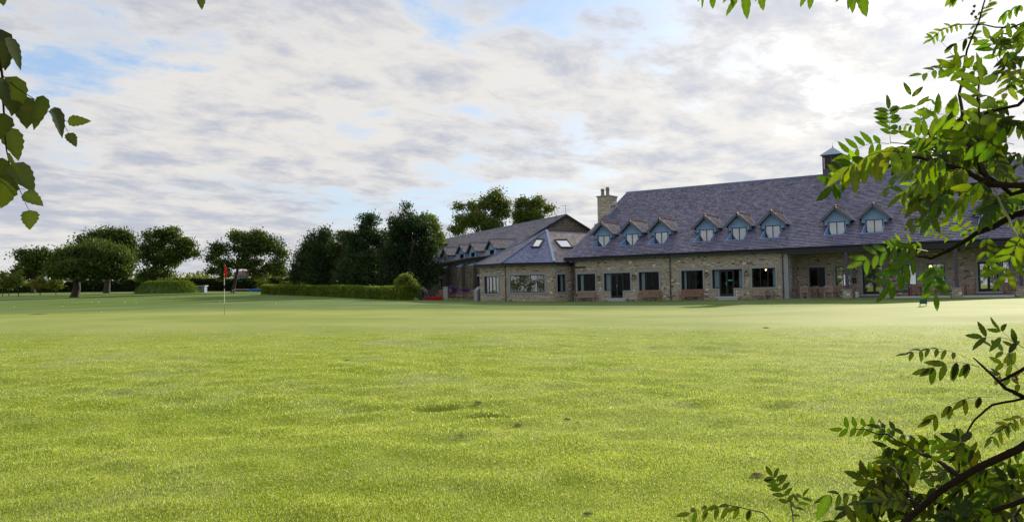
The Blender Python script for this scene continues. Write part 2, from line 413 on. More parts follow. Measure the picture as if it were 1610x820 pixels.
# short grass blades on the near lawn
rng = np.random.default_rng(11)
NB = 700000
yy = np.exp(rng.uniform(math.log(4.6), math.log(24.0), NB*2)); 
keep = rng.random(NB*2) < np.clip(1.2-0.05*yy, 0.02, 1); yy = yy[keep][:NB]
xx = yy*rng.uniform(-0.70, 0.70, len(yy))
tn = np.sin(xx*1.2+yy*1.7+np.sin(xx*2.1))*0.4+np.sin(xx*0.7-yy*2.6+1+np.sin(xx*1.3))*0.5+rng.normal(0, 0.5, len(yy))
hh = (0.010+0.008*rng.random(len(yy)))*(1+0.18*tn)*np.where(yy > 10, 1.15, 1.0)
for (cx, cy, r, d) in DIMPLES:
    hh = hh*(1+1.3*np.exp(-(((xx-cx)/(r*1.2))**2+((yy-cy-0.1)/(r*0.8))**2)))
ww = 0.0026*np.clip(yy/6.5, 0.85, 1.6)
zz = ground(xx, yy)
az = rng.uniform(0, math.pi, len(yy)); le = rng.uniform(0, 2*math.pi, len(yy)); ln = hh*rng.uniform(0.1, 0.8, len(yy))
dx = np.cos(az)*ww; dy = np.sin(az)*ww
b0 = np.stack([xx-dx, yy-dy, zz-0.004], -1); b1 = np.stack([xx+dx, yy+dy, zz-0.004], -1)
tp = np.stack([xx+np.cos(le)*ln, yy+np.sin(le)*ln, zz+hh], -1)
V = np.stack([b0, b1, tp], 1).reshape(-1, 3); F = np.arange(len(V)).reshape(-1, 3)
k = rng.random(len(yy))[:, None]; t1 = np.clip(0.5+0.28*tn, 0, 1)[:, None]
C = np.array([0.18, 0.28, 0.012])*(1-t1)+np.array([0.365, 0.445, 0.045])*t1
C = np.where(k > 0.78, np.array([0.58, 0.61, 0.36]), C); C = np.where(k < 0.05, np.array([0.36, 0.34, 0.10]), C); C = np.where((k > 0.05) & (k < 0.21), np.array([0.05, 0.09, 0.008]), C); C = C*rng.uniform(0.7, 1.25, (len(yy), 1))
npmesh('grass', V, F, 'grass_blade', np.repeat(C, 3, axis=0), kind='stuff', label='short dewy grass of the lawn in the foreground', cat='grass')

# ------------------------------------------------------------ walls, stones, slates
R = random.Random(3)
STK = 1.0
STC = [(0.50, 0.43, 0.335), (0.53, 0.46, 0.37), (0.42, 0.36, 0.295), (0.45, 0.415, 0.375), (0.38, 0.29, 0.21), (0.47, 0.385, 0.285), (0.37, 0.365, 0.345), (0.48, 0.44, 0.36), (0.40, 0.35, 0.26)]
def stone_col():
    r = R.random()
    if r < 0.045: c = (0.78, 0.76, 0.72)
    elif r < 0.075: c = (0.15, 0.09, 0.06)
    elif r < 0.10: c = (0.12, 0.11, 0.12)
    else: c = R.choice(STC)
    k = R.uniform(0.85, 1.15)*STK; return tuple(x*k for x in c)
def stones(mb, x0, x1, z0, z1, holes=(), lim=None, rows=(0.08, 0.15), lens=(0.12, 0.36)):
    "rubble stones standing proud of a wall lying in local y = 0 and facing -y"
    z = z0
    while z < z1-0.04:
        h = min(R.uniform(*rows), z1-z); a, b = x0, x1
        if lim: a, b = lim(z+h/2)
        x = a-R.uniform(0, 0.2)
        while x < b:
            L = R.uniform(*lens); s0 = max(x, a); s1 = min(x+L, b); x += L
            segs = [(s0, s1)]
            for (hx0, hx1, hz0, hz1) in holes:
                if z+h*0.75 <= hz0 or z+h*0.25 >= hz1: continue
                ns = []
                for (p, q) in segs:
                    if q <= hx0 or p >= hx1: ns.append((p, q)); continue
                    if p < hx0: ns.append((p, hx0))
                    if q > hx1: ns.append((hx1, q))
                segs = ns
            for (p, q) in segs:
                if q-p < 0.05: continue
                g = R.uniform(0.006, 0.016); pr = R.uniform(0.012, 0.045); c = stone_col()
                za, zb = z+g+R.uniform(0, 0.012), z+h-g-R.uniform(0, 0.012); p += g; q -= g; e = 0.014
                t1, t2, t3, t4 = [R.uniform(-0.008, 0.008) for _ in range(4)]
                A = [(p, 0, za), (q, 0, za), (q, 0, zb), (p, 0, zb)]
                B = [(p+e, -pr+t1, za+e), (q-e, -pr+t2, za+e), (q-e, -pr+t3, zb-e), (p+e, -pr+t4, zb-e)]
                i = len(mb.v); mb.v += A+B; mb.c += [c]*8
                mb.f.append((i+4, i+5, i+6, i+7))
                for k in range(4): mb.f.append((i+k, i+(k+1) % 4, i+4+(k+1) % 4, i+4+k))
        z += h
def wallgrid(mb, x0, x1, z0, z1, holes, y0=0.0, y1=0.35):
    xs_ = sorted({x0, x1, *[v for h in holes for v in h[:2] if x0 < v < x1]}); zs_ = sorted({z0, z1, *[v for h in holes for v in h[2:] if z0 < v < z1]})
    for i in range(len(xs_)-1):
        for j in range(len(zs_)-1):
            cx, cz = (xs_[i]+xs_[i+1])/2, (zs_[j]+zs_[j+1])/2
            if any(h[0] < cx < h[1] and h[2] < cz < h[3] for h in holes): continue
            mb.box(xs_[i], xs_[i+1], y0, y1, zs_[j], zs_[j+1])
def frameM(o, xdir):
    x = Vector((xdir[0], xdir[1], 0)).normalized(); y = Vector((-x.y, x.x, 0))
    return Matrix(((x.x, y.x, 0, o[0]), (x.y, y.y, 0, o[1]), (0, 0, 1, o[2] if len(o) > 2 else 0), (0, 0, 0, 1)))
def make_wall(root, M, x0, x1, z0, z1, holes=(), stone_holes=None, y1=0.35, lim=None):
    if lim is None:
        mb = MB(); wallgrid(mb, x0, x1, z0, z1, holes, 0.0, y1); o = mb.build('wall', 'mortar' if STK > 0.9 else 'shaded_mortar', root); o.matrix_local = M
    mb = MB(); stones(mb, x0, x1, z0, z1, stone_holes if stone_holes is not None else holes, lim); s = mb.build('stonework', 'stone', root, kind='stuff'); s.matrix_local = M

def clip_poly(P, Q):
    "clip 2d polygon P by convex counter-clockwise polygon Q"
    out = P
    for i in range(len(Q)):
        ax, ay = Q[i]; bx, by = Q[(i+1) % len(Q)]; inp = out; out = []
        if not inp: return []
        def sd_(p): return (bx-ax)*(p[1]-ay)-(by-ay)*(p[0]-ax)
        for k in range(len(inp)):
            p, q = inp[k], inp[(k+1) % len(inp)]; sp_, sq = sd_(p), sd_(q)
            if sp_ >= 0: out.append(p)
            if (sp_ >= 0) != (sq >= 0):
                t_ = sp_/(sp_-sq); out.append((p[0]+(q[0]-p[0])*t_, p[1]+(q[1]-p[1])*t_))
    return out
SLC = [(0.185, 0.18, 0.285), (0.21, 0.205, 0.315), (0.17, 0.17, 0.275), (0.235, 0.215, 0.30), (0.195, 0.195, 0.305), (0.25, 0.23, 0.315)]
SLB = [(0.27, 0.225, 0.225), (0.29, 0.245, 0.24), (0.22, 0.195, 0.215), (0.31, 0.265, 0.25), (0.21, 0.185, 0.22)]
def slates(mb, P3, row=0.27, w=(0.24, 0.46), holes=(), pal=SLC, lift=0.045, jit=0.014):
    "lay slates over the planar polygon P3 (first edge = eave, counter-clockwise seen from above)"
    P3 = [Vector(p) for p in P3]; o = P3[0]; ex = (P3[1]-P3[0]).normalized()
    n = Vector((0, 0, 0))
    for i in range(1, len(P3)-1): n += (P3[i]-o).cross(P3[i+1]-o)
    n.normalize(); es = n.cross(ex).normalized()
    Q = [((p-o).dot(ex), (p-o).dot(es)) for p in P3]
    x0 = min(q[0] for q in Q); x1 = max(q[0] for q in Q); s1 = max(q[1] for q in Q)
    r = 0; s = 0.0
    while s < s1:
        x = x0-R.uniform(0, 0.3); rowj = [R.uniform(-0.01, 0.01)]
        while x < x1:
            L = R.uniform(*w); g = 0.006
            quads = [(x+g, x+L-g)]
            for (hx0, hx1, hs0, hs1) in holes:
                if s+row*0.6 <= hs0 or s+row*0.4 >= hs1: continue
                ns = []
                for (p, q) in quads:
                    if q <= hx0 or p >= hx1: ns.append((p, q)); continue
                    if p < hx0: ns.append((p, hx0))
                    if q > hx1: ns.append((hx1, q))
                quads = ns
            x += L; sb = s+R.uniform(-0.014, 0.014)
            c0 = R.choice(pal); kk = R.uniform(0.88, 1.18); c0 = tuple(v*kk for v in c0)
            for (p, q) in quads:
                if q-p < 0.04: continue
                cp = clip_poly([(p, max(sb, 0)), (q, max(sb, 0)), (q, s+row+0.02), (p, s+row+0.02)], Q)
                if len(cp) < 3: continue
                ta, tb = R.uniform(-jit, jit), R.uniform(-jit, jit)
                def lf(u_, v_):
                    f = min(max((v_-sb)/row, 0), 1.1); e = (u_-p)/max(q-p, 0.01)
                    return lift*(1-f)+0.006+(1-f)*(ta*e+tb*(1-e))
                pts = [o+ex*u_+es*v_+n*lf(u_, v_) for u_, v_ in cp]
                mb.poly(pts, c0)
                if len(cp) == 4:
                    a, b = pts[0], pts[1]; mb.quad(a-n*0.03, b-n*0.03, b, a, tuple(v*0.6 for v in c0))  # front edge darkened to paint in the shadow line under each course
        s += row; r += 1
def board(mb, P3, th=0.05):
    P3 = [Vector(p) for p in P3]; n = Vector((0, 0, 0))
    for i in range(1, len(P3)-1): n += (P3[i]-P3[0]).cross(P3[i+1]-P3[0])
    n.normalize(); mb.poly(P3); mb.poly([p-n*th for p in reversed(P3)])
    for i in range(len(P3)):
        a, b = P3[i], P3[(i+1) % len(P3)]; mb.quad(a-n*th, b-n*th, b, a)

def window(root, M, x0, x1, z0, z1, n=3, glass='glass_dark', curtains=(), name='window', surround=True, sill=True, sub=None, fb=0.06, leaf=None, splits=None, depth=0.12):
    """window or french door. leaf = (xl, xr, zf): a pair of door leaves reaching down to zf."""
    mb = MB(); y0, y1 = depth, depth+0.08
    W_ = x1-x0
    if leaf:
        xl, xr, zf = leaf; xm = (xl+xr)/2
        mb.box(x0, x1, y0, y1, z1-fb, z1)
        for a, b in ((x0, xl), (xr, x1)):
            if b-a > 0.1: mb.box(a, b, y0+0.002, y1-0.002, z0, z0+fb)
        for a, zb in ((x0, z0), (x1-fb, z0)):
            if abs(a-xl) > 0.1 and abs(a+fb-xr) > 0.1: mb.box(a, a+fb, y0+0.001, y1-0.001, zb, z1-fb)
        mb.box(xl-fb/2, xl+fb/2, y0-0.004, y1+0.004, zf, z1-fb); mb.box(xr-fb/2, xr+fb/2, y0-0.004, y1+0.004, zf, z1-fb)
        for a, b in ((xl+fb/2, xm-0.004), (xm+0.004, xr-fb/2)):
            mb.box(a, a+0.08, y0-0.02, y1-0.02, zf+0.02, z1-fb-0.01); mb.box(b-0.08, b, y0-0.02, y1-0.02, zf+0.02, z1-fb-0.01)
            mb.box(a+0.08, b-0.08, y0-0.018, y1-0.022, zf+0.02, zf+0.20); mb.box(a+0.08, b-0.08, y0-0.018, y1-0.022, z1-fb-0.10, z1-fb-0.01)
    else:
        mb.box(x0, x1, y0, y1, z1-fb, z1); mb.box(x0, x1, y0, y1, z0, z0+fb)
        for k in range(n+1):
            a = x0+fb/2+(W_-fb)*k/n; mb.box(a-fb/2, a+fb/2, y0+0.002, y1-0.002, z0+fb, z1-fb)
    fr = mb.build(name, 'frame', root); fr.matrix_local = M
    if leaf:
        g = []
        if xl-x0 > 0.15: g.append((x0+fb, xl-fb/2, z0+fb, z1-fb))
        g += [(xl+fb/2+0.08, xm-0.084, zf+0.2, z1-fb-0.1), (xm+0.084, xr-fb/2-0.08, zf+0.2, z1-fb-0.1)]
        if x1-xr > 0.15: g.append((xr+fb/2, x1-fb, z0+fb, z1-fb))
        h = MB(); h.box(xm-0.045, xm-0.025, y0-0.07, y0-0.03, zf+0.95, zf+1.12); h.box(xm-0.05, xm-0.02, y0-0.03, y0-0.015, zf+0.90, zf+1.16)
        h.build('handle', 'lead_pale', fr)
    else:
        g = [(x0+fb/2+(W_-fb)*k/n+fb/2, x0+fb/2+(W_-fb)*(k+1)/n-fb/2, z0+fb, z1-fb) for k in range(n)]
    for a, b, c_, d in g:
        t_ = R.uniform(-0.004, 0.004); q = MB(); q.quad((a, y0+0.04+t_, c_), (b, y0+0.04-t_, c_), (b, y0+0.04-t_, d), (a, y0+0.04+t_, d)); q.build('pane', glass, fr)
    for a, b in curtains:
        q = MB(); nseg = max(4, int((b-a)/0.05))
        zb = z0 if not leaf else z0
        for k in range(nseg):
            xa, xb = a+(b-a)*k/nseg, a+(b-a)*(k+1)/nseg; ya = y1+0.10+0.03*(k % 2); yb = y1+0.10+0.03*((k+1) % 2)
            q.quad((xa, ya, zb+0.03), (xb, yb, zb+0.03), (xb, yb, z1-0.05), (xa, ya, z1-0.05))
        q.build('curtain', 'curtain', fr)
    if surround:
        q = MB(); sw, pr = 0.15, -0.055
        q.box(x0-sw, x1+sw, pr, depth-0.001, z1, z1+0.19)
        if leaf:
            lo = leaf[2]
            for a, b in ((x0-sw, x0), (x1, x1+sw)): q.box(a, b, pr+0.003, depth-0.002, z0 if (xl-x0 > 0.15) else lo, z1)
            if xl-x0 > 0.15:
                q.box(x0-sw, xl, pr, depth-0.003, z0-0.10, z0); q.box(xr, x1+sw, pr, depth-0.003, z0-0.10, z0)
                q.box(xl-0.14, xl, pr+0.004, depth-0.004, lo, z0-0.10); q.box(xr, xr+0.14, pr+0.004, depth-0.004, lo, z0-0.10)
        else:
            for a, b in ((x0-sw, x0), (x1, x1+sw)): q.box(a, b, pr+0.003, depth-0.002, z0, z1)
            q.box(x0-sw, x1+sw, pr-0.015, depth-0.003, z0-0.11, z0)
        q.build('stone_surround', 'dressed_stone', fr)
    return fr

# ------------------------------------------------------------ main hall
OX, OY = 5.5622, 72.7906; HANG = math.atan2(-0.5412744, 0.840846)
hall = empty('clubhouse', (OX, OY, 0), HANG, label='long stone clubhouse with a big purple slate roof, dormers and a veranda', cat='clubhouse')
HM = Matrix.Translation((OX, OY, 0)) @ Matrix.Rotation(HANG, 4, 'Z'); HI = HM.inverted()
def hit(MI, px, py, axis, val):
    "local point where the view line through a photo position meets local plane axis = val"
    a = MI @ EYE; b = MI @ at(px, py, 50); d = b-a; return a+d*((val-a[axis])/d[axis])
def hu(px, off, py=460): return hit(HI, px, py, 1, off).x
I4 = Matrix.Identity(4)
ends = 46.0; GZ = 0.35
fw = [(0.22, 2.02, 1.46, 3.03), (2.85, 5.34, 1.52, 3.03), (3.47, 4.62, 0.89, 1.52), (6.13, 7.95, 1.46, 3.04), (9.90, 11.74, 1.46, 3.04),
      (12.51, 14.96, 1.54, 3.04), (13.08, 14.23, 0.90, 1.54), (15.71, 17.52, 1.56, 3.05)]
fs = [(a-0.15, b+0.15, c_-0.10, d+0.19) for a, b, c_, d in fw] + [(17.98, 18.5, 0, 5), (0.0, 1.15, 3.52, 3.72), (-0.2, 0.0, 0, 0.1)]
make_wall(hall, I4, -0.1, 18.48, GZ, 4.40, fw, fs)
window(hall, I4, *fw[0], n=3, curtains=[(0.42, 0.68)])
window(hall, I4, 2.85, 5.34, 1.52, 3.03, leaf=(3.47, 4.62, 0.89), curtains=[(2.93, 3.42)], name='french_door')
window(hall, I4, *fw[3], n=3, curtains=[(6.25, 6.52)])
window(hall, I4, *fw[4], n=3, curtains=[(10.05, 10.22)])
fd2 = window(hall, I4, 12.51, 14.96, 1.54, 3.04, leaf=(13.08, 14.23, 0.90), curtains=[(12.60, 13.02), (14.60, 14.93)], name='french_door')
MB().box(13.73, 14.11, 0.12, 0.135, 2.12, 2.22).build('sticker', 'green_sticker', fd2, label='green strip on the right door leaf')
window(hall, I4, *fw[7], n=3, curtains=[(17.25, 17.48)])
MB().box(0.05, 1.10, -0.02, 0.01, 3.55, 3.70).build('vent_grille', 'frame', hall)
q = MB(); q.box(18.0, 18.5, -0.06, 0.30, GZ, 4.40)
q.build('corner_pier', 'dressed_stone', hall)
# return wall of the veranda and its narrow window
RM = frameM((18.5, 0.0), (0, 1))
rh = [(1.05, 1.75, 1.50, 3.04)]
make_wall(hall, RM, 0.30, 2.7, GZ, 4.30, rh, [(0.9, 1.9, 1.4, 3.2)])
window(hall, RM, *rh[0], n=1)
# recessed veranda wall
VM = Matrix.Translation((0, 2.7, 0))
vw = [(19.42, 20.62, 1.50, 3.03), (21.38, 22.43, 1.50, 3.02), (23.33, 24.90, 0.88, 3.05), (26.04, 27.02, 1.50, 3.03), (27.73, 28.92, 1.50, 3.05),
      (30.98, 32.24, 0.96, 3.06), (32.47, 32.95, 1.52, 3.04), (35.2, 36.5, 1.5, 3.04), (38.5, 40.0, 0.9, 3.04)]
vs = [(a-0.15, b+0.15, c_-0.10, d+0.19) for a, b, c_, d in vw]
make_wall(hall, VM, 18.5, ends, GZ, 4.35, vw, vs)
window(hall, VM, *vw[0], n=2, glass='glass_dark')
window(hall, VM, *vw[1], n=2, glass='glass_sky')
window(hall, VM, 23.33, 24.90, 1.5, 3.05, leaf=(23.35, 24.88, 0.88), glass='glass_mid', name='entrance_door')
window(hall, VM, *vw[3], n=2, glass='glass_sky'); window(hall, VM, *vw[4], n=2, glass='glass_sky')
window(hall, VM, 30.98, 32.24, 1.5, 3.06, leaf=(31.0, 32.22, 0.96), glass='glass_sky', name='veranda_door')
window(hall, VM, *vw[6], n=1, glass='glass_sky'); window(hall, VM, *vw[7], n=2, glass='glass_sky'); window(hall, VM, 38.5, 40.0, 1.5, 3.04, leaf=(38.52, 39.98, 0.9), glass='glass_sky', name='veranda_door')
# rooms behind the glass
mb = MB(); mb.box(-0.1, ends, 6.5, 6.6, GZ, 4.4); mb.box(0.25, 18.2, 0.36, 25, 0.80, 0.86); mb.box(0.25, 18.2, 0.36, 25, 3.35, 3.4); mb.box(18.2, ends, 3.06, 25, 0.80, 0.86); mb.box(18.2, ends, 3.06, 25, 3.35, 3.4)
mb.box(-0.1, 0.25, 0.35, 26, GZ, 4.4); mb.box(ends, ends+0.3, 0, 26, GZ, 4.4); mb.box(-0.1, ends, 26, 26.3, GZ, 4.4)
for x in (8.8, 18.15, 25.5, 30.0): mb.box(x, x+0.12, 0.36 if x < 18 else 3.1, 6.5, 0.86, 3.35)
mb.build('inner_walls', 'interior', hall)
# roof
KR = 0.519; CR = math.cos(math.atan(KR)); EZ = 4.51
def rz(off): return EZ+(off+0.5)*KR
U0_, U1_ = -0.82, ends+0.6
dorm = [1.70, 4.48, 7.24, 11.27, 14.04, 16.77, 21.64, 24.33, 31.88, 34.60]
sh_ = lambda o: (o+0.5)/CR
dh = [(c_-0.64-U0_, c_+0.64-U0_, sh_(1.25), sh_(2.80)) for c_ in dorm]
mb = MB(); slates(mb, [(U0_, -0.5, EZ), (U1_, -0.5, EZ), (U1_, 13.0, rz(13)), (U0_, 13.0, rz(13))], 0.275, (0.24, 0.48), dh)
mb.build('roof_slates', 'slate', hall, kind='stuff')
mb = MB(); sx = sorted({U0_, U1_, *[c_+s_ for c_ in dorm for s_ in (-0.64, 0.64)]}); sy_ = [-0.5, 1.25, 2.80, 13.0]
for i in range(len(sx)-1):
    for j in range(3):
        if j == 1 and any(abs((sx[i]+sx[i+1])/2-c_) < 0.6 for c_ in dorm): continue
        a, b, y0, y1 = sx[i], sx[i+1], sy_[j], sy_[j+1]
        mb.quad((a, y0, rz(y0)-0.02), (b, y0, rz(y0)-0.02), (b, y1, rz(y1)-0.02), (a, y1, rz(y1)-0.02))
        mb.quad((a, y1, rz(y1)-0.12), (b, y1, rz(y1)-0.12), (b, y0, rz(y0)-0.12), (a, y0, rz(y0)-0.12))
board(mb, [(U1_, 26.5, EZ), (U0_, 26.5, EZ), (U0_, 13.0, rz(13)-0.02), (U1_, 13.0, rz(13)-0.02)], 0.1)
mb.poly([(0, 0, 4.4), (0, 13, rz(13)-0.2), (0, 26, 4.4)]); mb.poly([(ends, 0, 4.4), (ends, 26, 4.4), (ends, 13, rz(13)-0.2)])
mb.build('roof_deck', 'under_slate', hall)
mb = MB(); x = U0_
while x < U1_: mb.tube([(x+0.01, 13.0, rz(13)+0.0), (x+0.44, 13.0, rz(13)+0.0)], 0.11, 7); x += 0.45
mb.build('ridge_tiles', 'lead', hall, kind='stuff')
mb = MB(); mb.box(U0_+0.05, U1_, -0.47, -0.43, EZ-0.30, EZ-0.06); mb.box(U0_+0.05, U1_, -0.43, 0.0, EZ-0.27, EZ-0.25)
mb.beam((U0_+0.03, -0.5, EZ-0.12), (U0_+0.03, 13.0, rz(13)-0.12), 0.04, 0.22)
mb.build('fascia', 'dark_wood', hall)
mb = MB(); mb.tube([(U0_, -0.53, EZ-0.06), (U1_, -0.53, EZ-0.06)], 0.062, 8); mb.build('gutter', 'gutter', hall)
for u_ in (0.02, 8.98, 18.12):
    mb = MB(); mb.tube([(u_, -0.5, EZ-0.1), (u_, -0.42, EZ-0.3), (u_, -0.12, EZ-0.45), (u_, -0.10, EZ-0.6), (u_, -0.10, 0.55)], 0.042, 8)
    for zz_ in (1.2, 2.6, 3.8): mb.box(u_-0.07, u_+0.07, -0.15, -0.05, zz_, zz_+0.06)
    mb.build('downpipe', 'pipe', hall)
mb = MB(); mb.box(18.5, ends, -0.40, -0.06, 4.02, 4.27); mb.build('veranda_beam', 'dark_wood', hall)
mb = MB(); mb.box(18.5, ends, -0.06, 2.7, 4.20, 4.24)
mb.build('veranda_ceiling', 'dark_wood', hall)
for u_ in (22.76, 25.27, 29.85, 33.62, 38.0, 42.0):
    mb = MB(); mb.box(u_-0.11, u_+0.11, -0.36, -0.14, 1.30, 4.02); mb.box(u_-0.14, u_+0.14, -0.39, -0.11, 1.30, 1.36); mb.build('veranda_post', 'post_wood', hall)
    mb = MB(); mb.box(u_-0.30, u_+0.30, -0.50, 0.05, GZ, 1.23); pb = mb.build('pier', 'mortar', hall)
    mb = MB(); stones(mb, u_-0.30, u_+0.30, GZ, 1.23, rows=(0.12, 0.2), lens=(0.2, 0.4)); s = mb.build('stonework', 'stone', pb, kind='stuff'); s.location = (0, -0.50, 0)
    mb = MB(); stones(mb, 0, 0.55, GZ, 1.23, rows=(0.12, 0.2), lens=(0.2, 0.4)); s = mb.build('stonework', 'stone', pb, kind='stuff'); s.matrix_local = frameM((u_+0.30, -0.50), (0, 1))
    mb = MB(); mb.box(u_-0.38, u_+0.38, -0.58, 0.12, 1.23, 1.30); mb.build('pier_cap', 'dressed_stone', pb)
mb = MB(); mb.box(18.52, ends, -0.28, 2.69, GZ, 0.67); mb.build('veranda_floor', 'paving', hall)
for a, b in ((25.72, 29.48), (30.2, 33.22), (34.0, 37.5)):
    mb = MB(); mb.box(a, b, -0.44, -0.27, GZ, 0.735); mb.build('kerb', 'concrete', hall)
for a, b, y0, y1, z1_ in ((3.15, 5.1, -0.45, -0.05, 0.87), (12.85, 14.75, -0.45, -0.05, 0.88)):
    mb = MB(); mb.box(a, b, y0, y1, z1_-0.09, z1_); mb.box(a+0.2, b-0.1, y0+0.06, y1, 0.4, z1_-0.09); mb.build('doorstep', 'concrete', hall)
for a, b, z1_ in ((23.1, 25.0, 0.86), (30.75, 32.55, 0.94)):
    mb = MB(); mb.box(a, b, 2.15, 2.64, z1_-0.10, z1_); mb.build('doorstep', 'concrete', hall)
    mb = MB(); mb.box(a+0.08, b-0.08, 2.22, 2.64, 0.67, z1_-0.10); mb.build('step_riser', 'paving', hall)

# dormers of the hall: recessed windows under little gabled roofs
def main_dormer(full):
    d = MB(); y = 2.5
    d.box(-0.66, -0.60, y, y+0.1, 5.41, 6.27); d.box(0.60, 0.66, y, y+0.1, 5.41, 6.27); d.box(-0.87, -0.60, y, y+0.1, 6.27, 6.55); d.box(0.60, 0.87, y, y+0.1, 6.27, 6.55); d.box(-0.60, 0.60, y, y+0.1, 5.41, 5.48)
    yb = y-0.07
    for s_ in (-1, 1): d.box(min(s_*0.90, s_*0.66), max(s_*0.90, s_*0.66), yb, y-0.001, 6.27, 6.5)
    board(d, [(-0.90, yb, 6.50), (0.90, yb, 6.50), (0.90, yb, 6.62), (0.0, yb, 7.52), (-0.90, yb, 6.62)], 0.16)
    for s_ in (-1, 1):
        board(d, [(s_*0.90, yb, 6.27), (s_*0.90, 2.88, 6.27), (s_*0.90, 3.72, 6.70), (s_*0.90, yb, 6.70)][::s_], 0.03)
    x = -0.8
    while x < 0.85:                                   # board joints
        d.box(x-0.006, x+0.006, yb-0.012, yb, 6.52, 6.60+(0.9-abs(x))*0.9); x += 0.2
    do = d.build('dormer', 'dormer_cladding', hall)
    q = MB()
    q.quad((-0.65, 1.24, 5.42), (0.65, 1.24, 5.42), (0.65, 2.5, 5.42), (-0.65, 2.5, 5.42))
    for s_ in (-1, 1): q.poly([(s_*0.65, 1.24, 5.40), (s_*0.65, 2.5, 5.40), (s_*0.65, 2.5, 6.08)])
    q.box(-0.78, 0.78, 1.08, 1.26, 5.385, 5.435)
    for s_ in (-1, 1): q.beam((s_*0.67, 1.2, rz(1.2)+0.04), (s_*0.67, 2.48, rz(2.48)+0.04), 0.07, 0.03)
    q.build('lead_cheeks', 'dormer_cladding', do)
    q = MB(); yf = y-0.03
    q.box(-0.60, 0.60, yf, yf+0.06, 5.48, 5.54); q.box(-0.60, 0.60, yf, yf+0.06, 6.44, 6.50)
    for a in (-0.60, -0.03, 0.54): q.box(a, a+0.06, yf+0.002, yf+0.058, 5.54, 6.44)
    q.build('window_frame', 'frame', do)
    for a in (-0.54, 0.03):
        q = MB(); q.quad((a, yf+0.03, 5.54), (a+0.51, yf+0.03, 5.54), (a+0.51, yf+0.03, 6.44), (a, yf+0.03, 6.44)); q.build('pane', 'glass_mid', do)
    q = MB(); q.poly([(-0.02, yf+0.08, 6.46), (-0.56, yf+0.08, 6.46), (-0.56, yf+0.08, 5.70 if full else 6.05), (-0.44 if full else -0.20, yf+0.08, 5.53), (-0.02, yf+0.08, 5.53)]); q.build('curtain', 'pale_reflection', do)  # pale cut shape paints the sky's reflection into the left pane
    q = MB(); q.poly([(0.02, yf+0.08, 5.53), (0.44 if full else 0.25, yf+0.08, 5.53), (0.56, yf+0.08, 5.70 if full else 6.0), (0.56, yf+0.08, 6.46), (0.02, yf+0.08, 6.46)]); q.build('curtain', 'pale_reflection', do)  # same painted reflection for the right pane
    q = MB(); q.box(-0.8, 0.8, y+0.6, y+0.65, 5.3, 6.6); q.box(-0.8, 0.8, y+0.1, y+0.6, 5.3, 5.35); q.build('back_board', 'interior', do)
    zr, ze, yo = 7.68, 6.62, 1.98; yr = (zr-EZ)/KR-0.5; ye = (ze-EZ)/KR-0.5; xe = 1.10
    q = MB(); u = MB()
    pR = [(xe, yo, ze), (xe, ye+0.1, ze), (0, yr+0.1, zr), (0, yo, zr)]; pL = [(-xe, ye+0.1, ze), (-xe, yo, ze), (0, yo, zr), (0, yr+0.1, zr)]
    slates(q, pR, 0.2, (0.2, 0.34), pal=SLB, lift=0.02); slates(q, pL, 0.2, (0.2, 0.34), lift=0.02)  # right slope's paler, warmer slates have the sunlight painted in
    q.build('dormer_slates', 'slate', do, kind='stuff'); board(u, pR, 0.06); board(u, pL, 0.06); u.build('dormer_roof', 'under_slate', do)
    q = MB()
    for s_ in (-1, 1): q.beam((0, yo-0.02, zr-0.10), (s_*(xe+0.04), yo-0.02, ze-0.13), 0.045, 0.19)
    q.build('bargeboard', 'barge', do)
    q = MB(); yy_ = yo
    while yy_ < yr-0.1: q.tube([(0, yy_, zr+0.02), (0, yy_+0.27, zr+0.035)], [0.06, 0.075], 6); yy_ += 0.29
    q.build('ridge_tiles', 'clay_ridge', do, kind='stuff')
    for s_ in (-1, 1): q = MB(); q.beam((s_*(xe+0.02), yo-0.03, ze-0.03), (s_*(xe+0.02), ye, ze-0.03), 0.07, 0.06); q.build('dormer_gutter', 'lead_pale', do)
    q = MB(); q.beam((xe, ye+0.02, ze+0.03), (0.0, yr+0.02, zr+0.03), 0.14, 0.03); q.build('flashing', 'lead_pale', do)
    return do
dA = main_dormer(False); dB = main_dormer(True)
for i, c_ in enumerate(dorm):
    src = dB if i >= 6 else dA
    o = src if i in (0, 6) else copy_tree(src, hall)
    o.location = (c_, 0, 0)

# chimney on the left gable
CHM = Matrix.Translation((-1.65, 8.0, 0)); ch = MB(); ch.box(-1.65, -0.35, 8.0, 9.7, 3.0, 10.72); ch.box(-2.0, -0.36, 7.9, 9.8, 3.0, 8.1)
ch = ch.build('chimney', 'mortar', hall)
mb = MB(); stones(mb, 0, 1.30, 8.1, 10.72, rows=(0.14, 0.24), lens=(0.3, 0.6)); s = mb.build('stonework', 'stone', ch, kind='stuff'); s.location = (-1.65, 8.0, 0)
mb = MB(); stones(mb, 0, 1.7, 8.0, 10.72, rows=(0.14, 0.24), lens=(0.3, 0.6)); s = mb.build('stonework', 'stone', ch, kind='stuff'); s.matrix_local = frameM((-0.35, 8.0), (0, 1))
mb = MB(); mb.box(-1.75, -0.25, 7.9, 9.8, 10.72, 10.82); mb.build('chimney_cap', 'dressed_stone', ch)
for dx_, dy_, hp in ((-1.3, 8.5, 0.72), (-1.0, 9.0, 0.92), (-0.72, 8.45, 0.68)):
    mb = MB(); mb.lathe([(0.21, 0), (0.21, 0.08), (0.17, 0.12), (0.15, hp*0.7), (0.21, hp*0.76), (0.21, hp*0.84), (0.15, hp*0.88), (0.17, hp), (0.09, hp), (0.09, hp-0.2)], 12, (dx_, dy_, 10.82)); mb.build('chimney_pot', 'terracotta', ch, smooth=False)
